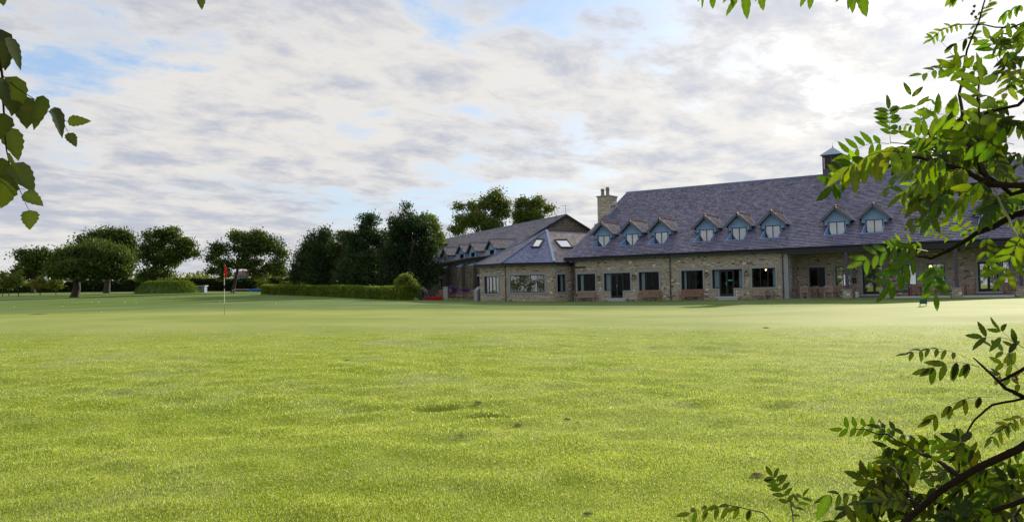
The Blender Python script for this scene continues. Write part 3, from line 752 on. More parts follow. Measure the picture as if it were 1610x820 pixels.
mb = MB(); mb.beam((-0.33, 7.9, rz(7.9)+0.06), (-0.33, 9.75, rz(9.75)+0.06), 0.10, 0.20); mb.build('flashing', 'lead_pale', ch)
mb = MB(); mb.beam((-0.85, 7.96, rz(7.9)+0.05), (-0.30, 7.96, rz(7.9)+0.05), 0.08, 0.15); mb.build('flashing', 'lead_pale', ch)

# louvred cupola on the ridge
cu = MB(); cx0, cx1, cy0, cy1 = 18.72, 20.26, 12.1, 13.64
cu.box(cx0, cx1, cy0, cy1, 10.8, 11.95)
for a in (cx0, (cx0+cx1)/2-0.05, cx1-0.1):
    cu.box(a, a+0.1, cy0, cy0+0.1, 11.95, 13.15)
    cu.box(a, a+0.1, cy1-0.1, cy1, 11.95, 13.15)
cu.box(cx1-0.101, cx1-0.001, (cy0+cy1)/2-0.05, (cy0+cy1)/2+0.05, 11.95, 13.15); cu.box(cx0, cx1, cy0, cy1, 13.05, 13.2)
cu = cu.build('cupola', 'post_wood', hall)
k_ = 0
for z_ in np.arange(11.97, 13.02, 0.105):
    for a, b in ((cx0+0.1, (cx0+cx1)/2-0.05), ((cx0+cx1)/2+0.05, cx1-0.1)):
        l = MB(); l.beam((a, cy0+0.06, z_+0.04), (b, cy0+0.06, z_+0.04), 0.11, 0.018, up=(0, -0.6, 0.8)); l.build('louvre', 'louvre_wood', cu)
    for a, b in ((cy0+0.1, (cy0+cy1)/2-0.05), ((cy0+cy1)/2+0.05, cy1-0.1)):
        l = MB(); l.beam((cx1-0.06, a, z_+0.04), (cx1-0.06, b, z_+0.04), 0.11, 0.018, up=(0.6, 0, 0.8)); l.build('louvre', 'louvre_wood', cu)
MB().box(cx0+0.15, cx1-0.15, cy0+0.15, cy1-0.15, 11.95, 13.05).build('core', 'interior', cu)
mb = MB(); mx_, my_ = (cx0+cx1)/2, (cy0+cy1)/2; e = [(cx0-0.2, cy0-0.2, 13.18), (cx1+0.2, cy0-0.2, 13.18), (cx1+0.2, cy1+0.2, 13.18), (cx0-0.2, cy1+0.2, 13.18)]; ap = (mx_, my_, 13.95)
for i in range(4): mb.poly([e[i], e[(i+1) % 4], ap])
mb.poly(e[::-1]); mb.build('cupola_roof', 'lead_pale', cu)
mb = MB(); mb.lathe([(0.05, 0), (0.03, 0.05), (0.06, 0.1), (0.012, 0.16), (0.01, 0.42), (0, 0.44)], 8, (mx_, my_, 13.9)); mb.build('finial', 'barge', cu)
mb = MB(); mb.box(cx0-0.1, cx1+0.1, cy0-0.12, cy0, 10.98, 11.08); mb.build('flashing', 'lead', cu)

# ------------------------------------------------------------ pavilion with the bay front
PX, PY = 1.5, 75.0
pav = empty('bay_pavilion', (PX, PY, 0), label='low stone bay wing with hipped slate roof, two skylights and wide windows', cat='pavilion')
PT = Matrix.Translation((-PX, -PY, 0))
C0, C1, C2, C3 = Vector((-2.92, 74.55, 0)), Vector((-0.56, 72.2, 0)), Vector((3.50, 72.2, 0)), Vector((5.62, 74.0, 0))
def pwall(A, B, wins, kinds, z1=4.05):
    M_ = PT @ frameM(A, B-A); L = (B-A).length
    sh2 = [(a-0.15, b+0.15, c_-0.11, d+0.19) for a, b, c_, d in wins]
    make_wall(pav, M_, 0, L, GZ, z1, wins, sh2)
    for w_, (n_, g_, cu_) in zip(wins, kinds): window(pav, M_, *w_, n=n_, glass=g_, curtains=cu_)
    q = MB(); 
    return M_
def pxl(A, B, px, py=446):
    MI = frameM(A, B-A).inverted(); return hit(MI, px, py, 1, 0).x
pwall(C0, C1, [(pxl(C0, C1, 761.5), pxl(C0, C1, 783.8), 1.50, 3.02)], [(4, 'glass_mid', [])])
pwall(C1, C2, [(pxl(C1, C2, 802.3), pxl(C1, C2, 856), 1.52, 3.04)], [(5, 'glass_mid', [])])
xr0 = pxl(C2, C3, 876); xr1 = pxl(C2, C3, 889)
pwall(C2, C3, [(xr0, xr1, 1.50, 3.04)], [(2, 'glass_dark', [(xr0+(xr1-xr0)*0.55, xr1-0.05)])])
CB = Vector((-2.2, 80.5, 0)); make_wall(pav, PT @ frameM(CB, C0-CB), 0, (C0-CB).length, GZ, 4.05)
mb = MB()
for c_ in (C1, C2):
    pass
mb.poly([p-Vector((PX, PY, -0.83)) for p in (C0, C1, C2, C3, Vector((5, 82, 0)), CB)]); mb.poly([p-Vector((PX, PY, -3.5)) for p in (C0, C1, C2, C3, Vector((5, 82, 0)), CB)])
mb.box(-3.4, 4.2, 4.0, 4.1, 0.8, 3.6); mb.build('inner_walls', 'interior', pav)
off = Vector((PX, PY, 0)); Ze = 4.12
C0e, C1e, C2e, C3e = [Vector((a, b, Ze))-off for a, b in ((-3.32, 74.30), (-0.92, 71.75), (3.70, 71.75), (5.90, 73.60))]
AP = Vector((3.36, 78.0, 7.38))-off; dR = (C3e-C2e).normalized(); REe = AP+dR*9.0; C3n = C3e+Vector((0.541, 0.841, 0))*12+Vector((0, 0, 0.652*12*0.295))
mb = MB(); slates(mb, [C1e, C2e, AP], 0.22, (0.22, 0.36), pal=[(a*0.8, b*0.95, c*1.15) for a, b, c in SLC], lift=0.022); slates(mb, [C0e, C1e, AP], 0.22, (0.22, 0.36), pal=SLB+SLC, lift=0.022)  # left facet's lighter palette paints in the grazing sky reflection
slates(mb, [C2e, C3e, C3n, REe, AP], 0.22, (0.22, 0.36), pal=SLB, lift=0.022); mb.build('roof_slates', 'slate', pav, kind='stuff')
mb = MB(); board(mb, [C1e, C2e, AP]); board(mb, [C0e, C1e, AP]); board(mb, [C2e, C3e, C3n, REe, AP])
Bk = Vector((3.0, 86.5, 4.1))-off; mb.poly([AP, REe, Bk]); mb.poly([AP, Bk, C0e]); mb.build('roof_deck', 'under_slate', pav)
mb = MB(); mb.beam(C1e+Vector((0, 0, 0.06)), AP+Vector((0, 0, 0.06)), 0.16, 0.05); mb.build('hip_flashing', 'lead', pav)
mb = MB(); mb.beam(C2e+Vector((0, 0, 0.07)), AP+Vector((0, 0, 0.07)), 0.24, 0.05); mb.build('hip_flashing', 'lead_pale', pav)
mb = MB(); mb.beam(C0e+Vector((0, 0, 0.06)), AP+Vector((0, 0, 0.06)), 0.12, 0.05); mb.build('hip_flashing', 'lead', pav)
mb = MB(); mb.beam(AP+Vector((0, 0, 0.05)), REe+Vector((0, 0, 0.05)), 0.22, 0.12); mb.build('ridge_tiles', 'barge', pav)
mb = MB()
for a, b in ((C0e, C1e), (C1e, C2e), (C2e, C3e)): mb.beam(a-Vector((0, 0, 0.14)), b-Vector((0, 0, 0.14)), 0.05, 0.22)
mb.poly([p-Vector((0, 0, 0.2)) for p in (C0e, C1e, C2e, C3e)]+[Vector((4.5, 76.5, Ze-0.2))-off, Vector((-2.6, 76.5, Ze-0.2))-off])
mb.build('fascia', 'dark_wood', pav)
mb = MB(); mb.tube([p+Vector((0, -0.06, -0.05)) for p in (C0e, C1e, C2e, C3e)], 0.06, 8); mb.build('gutter', 'gutter', pav)
mb = MB(); c_ = C1-off; mb.tube([c_+Vector((-0.06, -0.35, 3.95)), c_+Vector((-0.05, -0.13, 3.7)), c_+Vector((-0.05, -0.12, 0.5))], 0.045, 8); mb.build('downpipe', 'pipe', pav)
def plane_hit(px, py, a, b, c_):
    a, b, c_ = [v+off for v in (a, b, c_)]; n = (b-a).cross(c_-a).normalized(); d = at(px, py, 50)-EYE
    return EYE+d*((a-EYE).dot(n)/d.dot(n))-off, n
def skylight(corners, tri, glass):
    P = []
    for px, py in corners:
        p_, n = plane_hit(px, py, *tri); P.append(p_+n*0.07)
    q = MB()
    for i in range(4): q.beam(P[i]-n*0.02*(i % 2), P[(i+1) % 4]-n*0.02*(i % 2), 0.14, 0.16, up=n)
    s = q.build('skylight', 'gutter', pav); q = MB(); q.poly([p_+n*0.02 for p_ in P]); q.build('glass', glass, s)
skylight([(835.5, 389.5), (847.5, 389.5), (855, 377.4), (843, 377)], (C1e, C2e, AP), 'glass_roof')
skylight([(882, 390), (900, 390), (891, 378), (871.5, 378)], (C2e, C3e, AP), 'glass_roof')

# ------------------------------------------------------------ long wing behind
WO = Vector((-0.71, 82.16, 0)); WANG = math.atan2(-0.915, 0.404)
wing = empty('dormer_wing', tuple(WO), WANG, label='long stone wing behind the trees with small dormers and an aerial on its gable', cat='building wing')
WM = Matrix.Translation(WO) @ Matrix.Rotation(WANG, 4, 'Z'); WI = WM.inverted()
KW = 0.547; EW = 5.38; LW = 50.0
def wz(y): return EW+(y+0.4)*KW
YR = 7.1; ZRW = wz(YR)
wh = []
for pa, pb in ((723.3, 728.6), (750.2, 754.8), (693, 696)):
    xa, xb = hit(WI, pa, 444, 1, 0).x, hit(WI, pb, 444, 1, 0).x; wh.append((min(xa, xb), max(xa, xb), 1.9, 3.35))
STK = 0.40  # tree shade on the wing is put into its stone colour
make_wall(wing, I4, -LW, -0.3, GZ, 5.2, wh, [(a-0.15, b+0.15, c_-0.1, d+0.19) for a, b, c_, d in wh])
for w_ in wh: window(wing, I4, *w_, n=2)
GM = frameM((-0.3, 0), (0, 1))
mb = MB(); mb.poly([(-0.31, 0, 0.3), (-0.31, 14.2, 0.3), (-0.31, 14.2, 5.5), (-0.31, YR, ZRW-0.1), (-0.31, 0, 5.5)]); mb.poly([(-LW, 0, 0.3), (-LW, 0, 5.5), (-LW, YR, ZRW-0.1), (-LW, 14.2, 5.5), (-LW, 14.2, 0.3)])
mb.quad((-LW, 14.2, 0.3), (-LW, 14.2, 5.5), (-0.3, 14.2, 5.5), (-0.3, 14.2, 0.3)); mb.box(-LW, -0.4, 2.5, 2.6, 0.3, 5.0); mb.build('inner_walls', 'mortar', wing)
make_wall(wing, GM, 0, 14.2, 4.4, ZRW-0.15, [], [], lim=lambda z: (max(0, (z-5.35)/KW-0.2), 14.2-max(0, (z-5.35)/KW-0.2)))
mb = MB(); slates(mb, [(-LW-0.3, -0.4, EW), (0, -0.4, EW), (0, YR, ZRW), (-LW-0.3, YR, ZRW)], 0.30, (0.28, 0.52), pal=SLB+SLC[:3]); mb.build('roof_slates', 'slate', wing, kind='stuff')
mb = MB(); board(mb, [(-LW-0.3, -0.4, EW), (0, -0.4, EW), (0, YR, ZRW), (-LW-0.3, YR, ZRW)], 0.1); board(mb, [(0, 14.6, EW), (-LW-0.3, 14.6, EW), (-LW-0.3, YR, ZRW), (0, YR, ZRW)], 0.1); mb.build('roof_deck', 'under_slate', wing)
mb = MB(); x = -LW
while x < -0.1: mb.tube([(x, YR, ZRW), (x+0.44, YR, ZRW)], 0.10, 6); x += 0.45
mb.build('ridge_tiles', 'lead', wing, kind='stuff')
mb = MB(); mb.box(-LW, 0, -0.38, -0.34, EW-0.25, EW-0.03); mb.beam((0.02, -0.4, EW-0.09), (0.02, YR, ZRW-0.09), 0.05, 0.24); mb.beam((0.02, 14.6, EW-0.09), (0.02, YR, ZRW-0.09), 0.05, 0.24); mb.build('fascia', 'dark_wood', wing)
mb = MB(); mb.tube([(-LW, -0.46, EW-0.06), (0, -0.46, EW-0.06)], 0.06, 7); mb.build('gutter', 'gutter', wing)
for pa in (742.5, 724.2, 700):
    xa = hit(WI, pa, 440, 1, -0.3).x
    q = MB(); q.box(xa-0.75, xa+0.75, -0.45, 0.0, GZ, 4.6); b = q.build('buttress', 'shaded_mortar', wing)
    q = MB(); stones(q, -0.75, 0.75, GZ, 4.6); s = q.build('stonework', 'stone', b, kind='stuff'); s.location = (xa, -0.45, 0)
    q = MB(); q.poly([(xa-0.8, -0.5, 4.6), (xa+0.8, -0.5, 4.6), (xa+0.8, 0, 4.85), (xa-0.8, 0, 4.85)]); q.box(xa-0.8, xa+0.8, -0.5, 0, 4.55, 4.6); q.build('lead_cap', 'dormer_cladding', b)
    q = MB(); q.tube([(xa-1.1, -0.12, 5.1), (xa-1.1, -0.12, 0.5)], 0.05, 6); q.build('downpipe', 'pipe', wing)
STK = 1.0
def wing_dormer():
    y = -0.22; d = MB()
    d.box(-1.05, -0.58, y, y+0.1, 5.25, 6.15); d.box(0.58, 1.05, y, y+0.1, 5.25, 6.15); d.box(-0.58, 0.58, y, y+0.1, 5.25, 5.42); d.box(-0.58, 0.58, y, y+0.1, 5.97, 6.15)
    board(d, [(-1.05, y-0.02, 6.15), (1.05, y-0.02, 6.15), (0, y-0.02, 6.92)], 0.12)
    for s_ in (-1, 1): board(d, [(s_*1.05, y, 5.3), (s_*1.05, y+1.4, 6.2), (s_*1.05, y, 6.2)][::s_], 0.03)
    do = d.build('dormer', 'dormer_cladding', wing)
    q = MB(); q.box(-0.58, 0.58, y+0.02, y+0.07, 5.42, 5.47); q.box(-0.58, 0.58, y+0.02, y+0.07, 5.92, 5.97)
    for a in (-0.58, -0.03, 0.52): q.box(a, a+0.06, y+0.022, y+0.068, 5.47, 5.92)
    q.build('window_frame', 'frame', do)
    for a in (-0.52, 0.03): q = MB(); q.quad((a, y+0.045, 5.47), (a+0.49, y+0.045, 5.47), (a+0.49, y+0.045, 5.92), (a, y+0.045, 5.92)); q.build('pane', 'glass_dark', do)
    MB().box(-0.9, 0.9, y+0.5, y+0.55, 5.2, 6.1).build('back_board', 'interior', do)
    zr, ze, yo, xe = 7.05, 6.06, -0.50, 1.36; yr = (zr-EW)/KW-0.4; ye = (ze-EW)/KW-0.4
    pR = [(xe, yo, ze), (xe, ye+0.1, ze), (0, yr+0.1, zr), (0, yo, zr)]; pL = [(-xe, ye+0.1, ze), (-xe, yo, ze), (0, yo, zr), (0, yr+0.1, zr)]
    q = MB(); slates(q, pR, 0.2, (0.2, 0.34), pal=SLB, lift=0.02); slates(q, pL, 0.2, (0.2, 0.34), lift=0.02); q.build('dormer_slates', 'slate', do, kind='stuff')  # sunlight on the right slope put into its slate palette
    u = MB(); board(u, pR, 0.06); board(u, pL, 0.06); u.build('dormer_roof', 'under_slate', do)
    q = MB()
    for s_ in (-1, 1): q.beam((0, yo-0.02, zr-0.08), (s_*(xe+0.03), yo-0.02, ze-0.11), 0.045, 0.15)
    q.build('bargeboard', 'barge', do)
    q = MB(); q.tube([(0, yo, zr+0.02), (0, yr, zr+0.02)], 0.07, 6); q.build('ridge_tiles', 'barge', do)
    q = MB(); q.beam((xe, ye+0.02, ze+0.03), (0.0, yr+0.02, zr+0.03), 0.12, 0.03); q.build('flashing', 'dormer_cladding', do)
    return do
dw = wing_dormer()
for i, t_ in enumerate((2.85, 8.3, 11.8, 17.4, 21.6, 27.0, 31.5)):
    o = dw if i == 0 else copy_tree(dw, wing); o.location = (-t_, 0, 0)
q = MB(); a0 = Vector((-0.25, YR, ZRW)); q.tube([a0, a0+Vector((0, 0, 1.05))], 0.02, 5); q.tube([a0+Vector((-0.5, -0.35, 0.95)), a0+Vector((0.45, 0.3, 0.95))], 0.014, 5)
for k in range(5):
    t_ = -0.45+k*0.2; p_ = a0+Vector((t_, t_*0.7, 0.95)); q.tube([p_+Vector((0.12, -0.18, 0)), p_-Vector((0.12, -0.18, 0))], 0.009, 4)
q.build('aerial', 'lead', wing)
q = MB(); q.box(0.2, 1.0, 0.0, 0.5, 0.3, 1.6); q.box(-0.05, 1.05, -0.05, 0.55, 1.6, 1.7)

# ------------------------------------------------------------ benches, chairs, tables, lanterns
def place(root, u, off_, z, rot=0.0):
    root.location = HM @ Vector((u, off_, z)); root.rotation_euler = (0, 0, HANG+rot)
def seat(kind, w, m, label, cat, group=None, slat_gap=0.075, back_h=0.90):
    "teak bench or armchair facing local -y, centred, standing on z = 0"
    r = empty(kind, (0, 0, 0), label=label, cat=cat, group=group); h = w/2; d = 0.27
    q = MB(); n = 6
    for k in range(n): q.box(-h+0.03, h-0.03, -d+0.03+k*0.085, -d+0.10+k*0.085, 0.41, 0.432)
    q.box(-h+0.03, h-0.03, -d+0.01, -d+0.04, 0.34, 0.41); q.build('seat', m, r)
    q = MB(); q.beam((-h+0.05, d+0.07, back_h-0.03), (h-0.05, d+0.07, back_h-0.03), 0.035, 0.08); q.beam((-h+0.05, d, 0.50), (h-0.05, d, 0.50), 0.03, 0.05)
    x = -h+0.11
    while x < h-0.08: q.beam((x, d, 0.50), (x, d+0.065, back_h-0.06), 0.036, 0.015, up=(0, 1, 0)); x += slat_gap
    q.build('backrest', m, r)
    for s_ in (-1, 1):
        MB().box(s_*h-0.03, s_*h+0.03, -d-0.03, -d+0.03, 0, 0.62).build('leg', m, r)
        q = MB(); q.beam((s_*h, d, 0), (s_*h, d+0.07, back_h-0.01), 0.055, 0.055, up=(0, 1, 0)); q.build('leg', m, r)
        q = MB(); q.beam((s_*h, -d-0.06, 0.635), (s_*h, d+0.03, 0.65), 0.07, 0.03); q.build('armrest', m, r)
        q = MB(); q.beam((s_*h, -d, 0.36), (s_*h, d, 0.36), 0.03, 0.06); q.build('side_rail', m, r)
    return r
def facade_seat(pa, pb, off_, z, kind, m, label, cat, group, rot=0.0, gap=0.075):
    ua, ub = hu(pa, off_), hu(pb, off_); r = seat(kind, ub-ua-0.06, m, label, cat, group, gap)
    if z is None:
        p_ = HM @ Vector(((ua+ub)/2, off_, 0)); z = gz(p_.x, p_.y)-0.01
    place(r, (ua+ub)/2, off_, z, rot); return r
G1 = 'teak benches along the clubhouse front'; G2 = 'teak seats on the veranda'
facade_seat(905.5, 935.5, -0.55, None, 'bench', 'teak_grey', 'pale weathered slatted bench at the far left, beside the bay wing', 'bench', G1)
facade_seat(1005, 1037.5, -0.55, None, 'bench', 'teak', 'brown slatted bench left of the middle downpipe', 'bench', G1)
facade_seat(1069.5, 1104, -0.55, None, 'bench', 'teak_red', 'reddish slatted bench right of the middle downpipe', 'bench', G1)
facade_seat(1180.5, 1204, -0.75, None, 'bench', 'teak_grey', 'short slatted bench under the window beside the corner pier', 'bench', G1)
facade_seat(1203.5, 1216, -0.35, None, 'armchair', 'teak_grey', 'slatted armchair against the right end of a short bench', 'armchair', G1)
vz = 0.67
facade_seat(1260, 1272, 0.15, vz, 'armchair', 'teak_grey', 'pale armchair nearest the corner pier, its back to the lawn', 'armchair', G2, math.pi)
facade_seat(1275, 1286.5, 1.7, vz, 'armchair', 'teak', 'brown armchair between a pale one and the round table, facing the lawn', 'armchair', G2)
facade_seat(1297, 1310.5, 0.15, vz, 'armchair', 'teak_grey', 'pale armchair right of the round table, its back to the lawn', 'armchair', G2, math.pi)
facade_seat(1313, 1328.5, 0.5, vz, 'armchair', 'teak', 'reddish brown armchair just left of the first veranda post', 'armchair', G2, math.pi)
facade_seat(1337, 1344, 1.7, vz, 'armchair', 'teak_red', 'dark armchair half hidden behind the first veranda post', 'armchair', G2)
facade_seat(1403, 1430, 0.45, vz, 'bench', 'post_wood', 'dark open framed bench right of the second veranda post', 'bench', G2, math.pi, gap=0.9)
facade_seat(1432, 1448, 0.9, vz, 'armchair', 'teak_red', 'reddish armchair beside the dark open framed bench', 'armchair', G2)
facade_seat(1462, 1478, 0.35, vz, 'armchair', 'teak_grey', 'pale armchair below the lit veranda window, its back to the lawn', 'armchair', G2, math.pi)
facade_seat(1486, 1499.5, 0.5, vz, 'armchair', 'teak', 'brown armchair just left of the third veranda post', 'armchair', G2, math.pi)
facade_seat(1519, 1531, 0.5, vz, 'armchair', 'teak', 'brown armchair left of the glazed veranda door', 'armchair', G2, -math.pi*0.55)
facade_seat(1577, 1588, 0.9, vz, 'armchair', 'teak_red', 'red brown armchair right of the glazed veranda door', 'armchair', G2)
facade_seat(1589, 1603, 0.5, vz, 'armchair', 'teak', 'brown armchair just left of the fourth veranda post', 'armchair', G2, math.pi)
def table(px, off_, label, m='teak', rr_=0.45):
    r = empty('garden_table', (0, 0, 0), label=label, cat='table'); q = MB(); q.lathe([(0.001, 0.73), (rr_, 0.73), (rr_, 0.70), (0.001, 0.70)], 18); q.build('tabletop', m, r)
    for k in range(4):
        a = math.pi/4+k*math.pi/2; q = MB(); q.beam((math.cos(a)*rr_*0.8, math.sin(a)*rr_*0.8, 0), (math.cos(a)*rr_*0.7, math.sin(a)*rr_*0.7, 0.70), 0.05, 0.05, up=(0, 1, 0)); q.build('leg', m, r)
    place(r, hu(px, off_), off_, vz); return r
table(1291, 1.1, 'round dark table between the pale armchairs on the veranda', 'teak_red')
table(1453, 1.2, 'round brown table between two armchairs right of the second post')
table(1513, 0.9, 'round red brown table just right of the third veranda post', 'teak_red')

def lantern(u, off_, z, label, group='black lanterns on the clubhouse wall'):
    r = empty('wall_lantern', (0, 0, 0), label=label, cat='wall lantern', group=group)
    q = MB(); q.box(-0.05, 0.05, -0.03, 0.02, -0.18, 0.16); q.beam((0, -0.01, 0.12), (0, -0.17, 0.20), 0.025, 0.025); q.build('bracket', 'black_metal', r)
    q = MB(); q.lathe([(0.03, -0.21), (0.075, -0.18), (0.07, -0.165)], 8, (0, -0.17, 0)); q.lathe([(0.135, 0.08), (0.10, 0.15), (0.04, 0.20), (0.02, 0.25), (0.001, 0.27)], 8, (0, -0.17, 0))
    for k in range(6):
        a = k*math.pi/3; q.beam((0.073*math.cos(a), -0.17+0.073*math.sin(a), -0.17), (0.12*math.cos(a), -0.17+0.12*math.sin(a), 0.09), 0.014, 0.014)
    q.build('housing', 'black_metal', r)
    q = MB(); q.lathe([(0.066, -0.165), (0.11, 0.08)], 6, (0, -0.17, 0)); q.build('lantern_glass', 'lantern_glass', r)
    place(r, u, off_, z)
lantern(2.40, -0.05, 2.62, 'black wall lantern between the far left window and the first french door')
lantern(5.74, -0.05, 2.63, 'black wall lantern right of the first french door')
lantern(12.10, -0.05, 2.66, 'black wall lantern left of the french door with the green strip')
lantern(15.34, -0.05, 2.68, 'black wall lantern right of the french door with the green strip')
lantern(hu(1345, 2.65), 2.65, 2.62, 'black wall lantern left of the entrance door')
lantern(hu(1403, 2.65), 2.65, 2.62, 'black wall lantern right of the entrance door behind the leaves')
q = MB(); q.box(-0.15, 0.15, -0.12, 0.0, -0.22, 0.18); q.box(-0.17, 0.17, -0.14, 0.0, 0.18, 0.22)
o = q.build('wall_box', 'black_metal', None); tag(o, 'small black box on the wall left of the entrance door', 'wall box'); place(o, hu(1344, 2.65), 2.62, 1.95)
q = MB(); q.lathe([(0.001, 0), (0.13, 0), (0.16, 0.42), (0.15, 0.42), (0.12, 0.03)], 12); o = q.build('planter_pot', 'white_paint', None); tag(o, 'small white pot left of the entrance door step', 'pot'); place(o, hu(1347, 1.6), 1.6, vz)
def glowlamp(px, py, off_, label, k=1.0):
    p_ = hit(HI, px, py, 1, off_); r = empty('ceiling_lamp', (0, 0, 0), label=label, cat='lamp'); place(r, p_.x, p_.y, p_.z)
    q = MB(); q.lathe([(0.001, -0.12*k), (0.08*k, -0.09*k), (0.11*k, 0), (0.08*k, 0.09*k), (0.001, 0.12*k)], 10); q.build('lit_globe', 'warm_lamp', r); MB().box(-0.01, 0.01, -0.01, 0.01, 0.1, 3.34-p_.z).build('cord', 'black_metal', r)
glowlamp(1331.5, 422.5, 3.6, 'lit orange lamp seen through the window left of the first post')
glowlamp(1463, 419, 3.6, 'lit orange lamp behind the leaf draped veranda window')
glowlamp(1204, 424, 2.5, 'small lit lamp inside the window beside the corner pier', 0.55)

# ------------------------------------------------------------ foliage tools
def leafcloud(cent, rads, n_clump, per, size, spread, colA, colB, seed, fill=0.55, flat=1.0, up=0.0):
    "small leaf faces in clumps spread through ellipsoids; returns V, F, C"
    g = np.random.default_rng(seed); cent = np.array(cent, float); rads = np.array(rads, float)
    vol = np.prod(rads, 1)**(2/3.); idx = g.choice(len(cent), n_clump, p=vol/vol.sum())
    d = g.normal(size=(n_clump, 3)); d /= np.linalg.norm(d, axis=1)[:, None]
    rr_ = fill+(1-fill)*g.random(n_clump)**0.6; rr_ = np.where(g.random(n_clump) < 0.12, 1.04+0.12*g.random(n_clump), rr_)
    cc = cent[idx]+d*rads[idx]*rr_[:, None]
    tone = g.random(n_clump)
    n = n_clump*per; ci = np.repeat(np.arange(n_clump), per)
    sp_ = spread*(0.5+g.random(n_clump)); P = cc[ci]+g.normal(size=(n, 3))*sp_[ci][:, None]*np.array([1, 1, 0.65])*flat
    a = g.normal(size=(n, 3)); a[:, 2] += up; a /= np.linalg.norm(a, axis=1)[:, None]
    b = np.cross(a, g.normal(size=(n, 3))); b /= np.linalg.norm(b, axis=1)[:, None]
    s = size*g.uniform(0.6, 1.3, n)[:, None]; wd = 0.42 if up < 0.5 else 0.22
    V = np.stack([P-a*s*0.5, P+b*s*wd, P+a*s*0.5, P-b*s*wd], 1).reshape(-1, 3); F = np.arange(n*4).reshape(-1, 4)
    t_ = np.clip(tone[ci]+g.normal(0, 0.18, n), 0, 1)[:, None]
    C = np.array(colA)*(1-t_)+np.array(colB)*t_; return V, F, np.repeat(C, 4, axis=0)
def limbs(q, base, targets, r0, bend=0.3, seed=0, trunk_to=None):
    g = random.Random(seed); base = Vector(base); tt = Vector(trunk_to) if trunk_to else base+Vector((0, 0, 2))
    m_ = (base+tt)/2+Vector((g.uniform(-.15, .15), 0, 0)); q.tube([base+Vector((0, 0, -0.2)), base+Vector((0, 0, 0.25)), m_, tt], [r0*1.5, r0*1.05, r0*0.85, r0*0.75], 9)
    for T in targets:
        T = tt+(Vector(T)-tt)*0.85; d = T-tt; k = tt+d*0.45+Vector((g.uniform(-1, 1), g.uniform(-1, 1), 0.6))*d.length*0.10
        q.tube([tt-Vector((0, 0, 0.1)), k, T], [r0*0.55, r0*0.32, r0*0.08], 6)
        for _ in range(3):
            s_ = k+(T-k)*g.uniform(0.1, 0.7); e = s_+Vector((g.uniform(-1, 1), g.uniform(-1, 1), g.uniform(0.1, 0.7)))*d.length*0.22
            q.tube([s_, (s_+e)/2+Vector((0, 0, 0.1)), e], [r0*0.2, r0*0.12, r0*0.03], 5)
def tree(label, blobs, Y, base_px, trunk_px, r0, n_clump, per, size, spread, cA, cB, seed, cat='tree', fill=0.55, up=0.0, name='oak_tree', group=None, dy=1.0):
    bx = at(base_px[0], base_px[1], Y); b = Vector((bx.x, Y, gz(bx.x, Y)))
    r = empty(name, tuple(b), label=label, cat=cat, group=group)
    g = random.Random(seed); sc_ = Y/1290.0; ce = []; ra = []; tops = []
    for (px, py, rx, ry) in blobs:
        dd = g.uniform(-0.35, 0.35)*rx*sc_*2; p_ = at(px, py, Y+dd)
        ns, fr_ = (12, 0.42) if fill >= 0.5 else (11, 0.40)
        if up > 0.5: ns = 18
        tops.append(tuple(p_-b))
        for _k in range(ns):
            a_ = g.uniform(0, 6.28); e_ = g.uniform(-1, 1); c_e = math.sqrt(1-e_*e_); rr2 = g.uniform(0.35, 0.80)
            if up > 0.5: fx, fz = 0.40, 0.48
            else: fx, fz = fr_*g.uniform(0.8, 1.25), fr_*g.uniform(0.7, 1.1)
            ce.append(tuple(p_-b+Vector((rx*sc_*rr2*c_e*math.cos(a_), rx*sc_*dy*rr2*c_e*math.sin(a_), ry*sc_*rr2*e_)))); ra.append((rx*sc_*fx, rx*sc_*dy*fx, ry*sc_*fz))
    V, F, C = leafcloud(ce, ra, n_clump, per, size, spread, cA, cB, seed, fill, up=up)
    zmin = 0.05; ok = (V[:, 2].reshape(-1, 4).min(1) > zmin); F = F[ok]
    npmesh('crown', V, F, 'tree_leaf', C, r, kind='stuff')
    tp_ = at(trunk_px[0], trunk_px[1], Y)-b; q = MB(); limbs(q, (0, 0, 0), [Vector(c_)+Vector((0, 0, 0.1)) for c_ in (tops if up < 0.5 else tops[:1])], r0*(0.72 if fill < 0.5 else 0.85), seed=seed, trunk_to=tp_); q.build('trunk', 'bark', r, smooth=True)
    return r
DK, MD, LT = (0.030, 0.052, 0.012), (0.095, 0.135, 0.024), (0.15, 0.19, 0.035)
tree('dark rounded oak at the far left edge behind the big parkland oak', [(45, 408, 22, 16), (70, 405, 18, 16), (32, 425, 14, 13), (62, 425, 26, 14), (85, 412, 12, 14)], 165, (52, 457), (52, 438), 0.5, 900, 14, 0.42, 0.55, DK, MD, 1)
tree('big spreading oak standing alone with a short trunk on the left of the lawn', [(112, 402, 30, 24), (150, 395, 38, 22), (182, 408, 26, 24), (88, 414, 16, 17), (198, 420, 13, 20), (140, 420, 44, 18), (120, 418, 34, 17), (170, 424, 26, 16), (105, 431, 22, 9), (150, 433, 26, 9), (190, 432, 18, 9), (84, 428, 12, 9)], 108, (118, 468), (121, 440), 0.62, 2600, 16, 0.26, 0.36, DK, MD, 2, fill=0.5)
tree('tall oak rising behind the lone spreading oak', [(165, 376, 30, 15), (190, 374, 22, 14), (206, 395, 11, 24), (150, 385, 22, 14), (180, 400, 28, 22), (130, 378, 12, 8)], 140, (168, 456), (172, 420), 0.6, 1400, 14, 0.34, 0.45, DK, MD, 3)
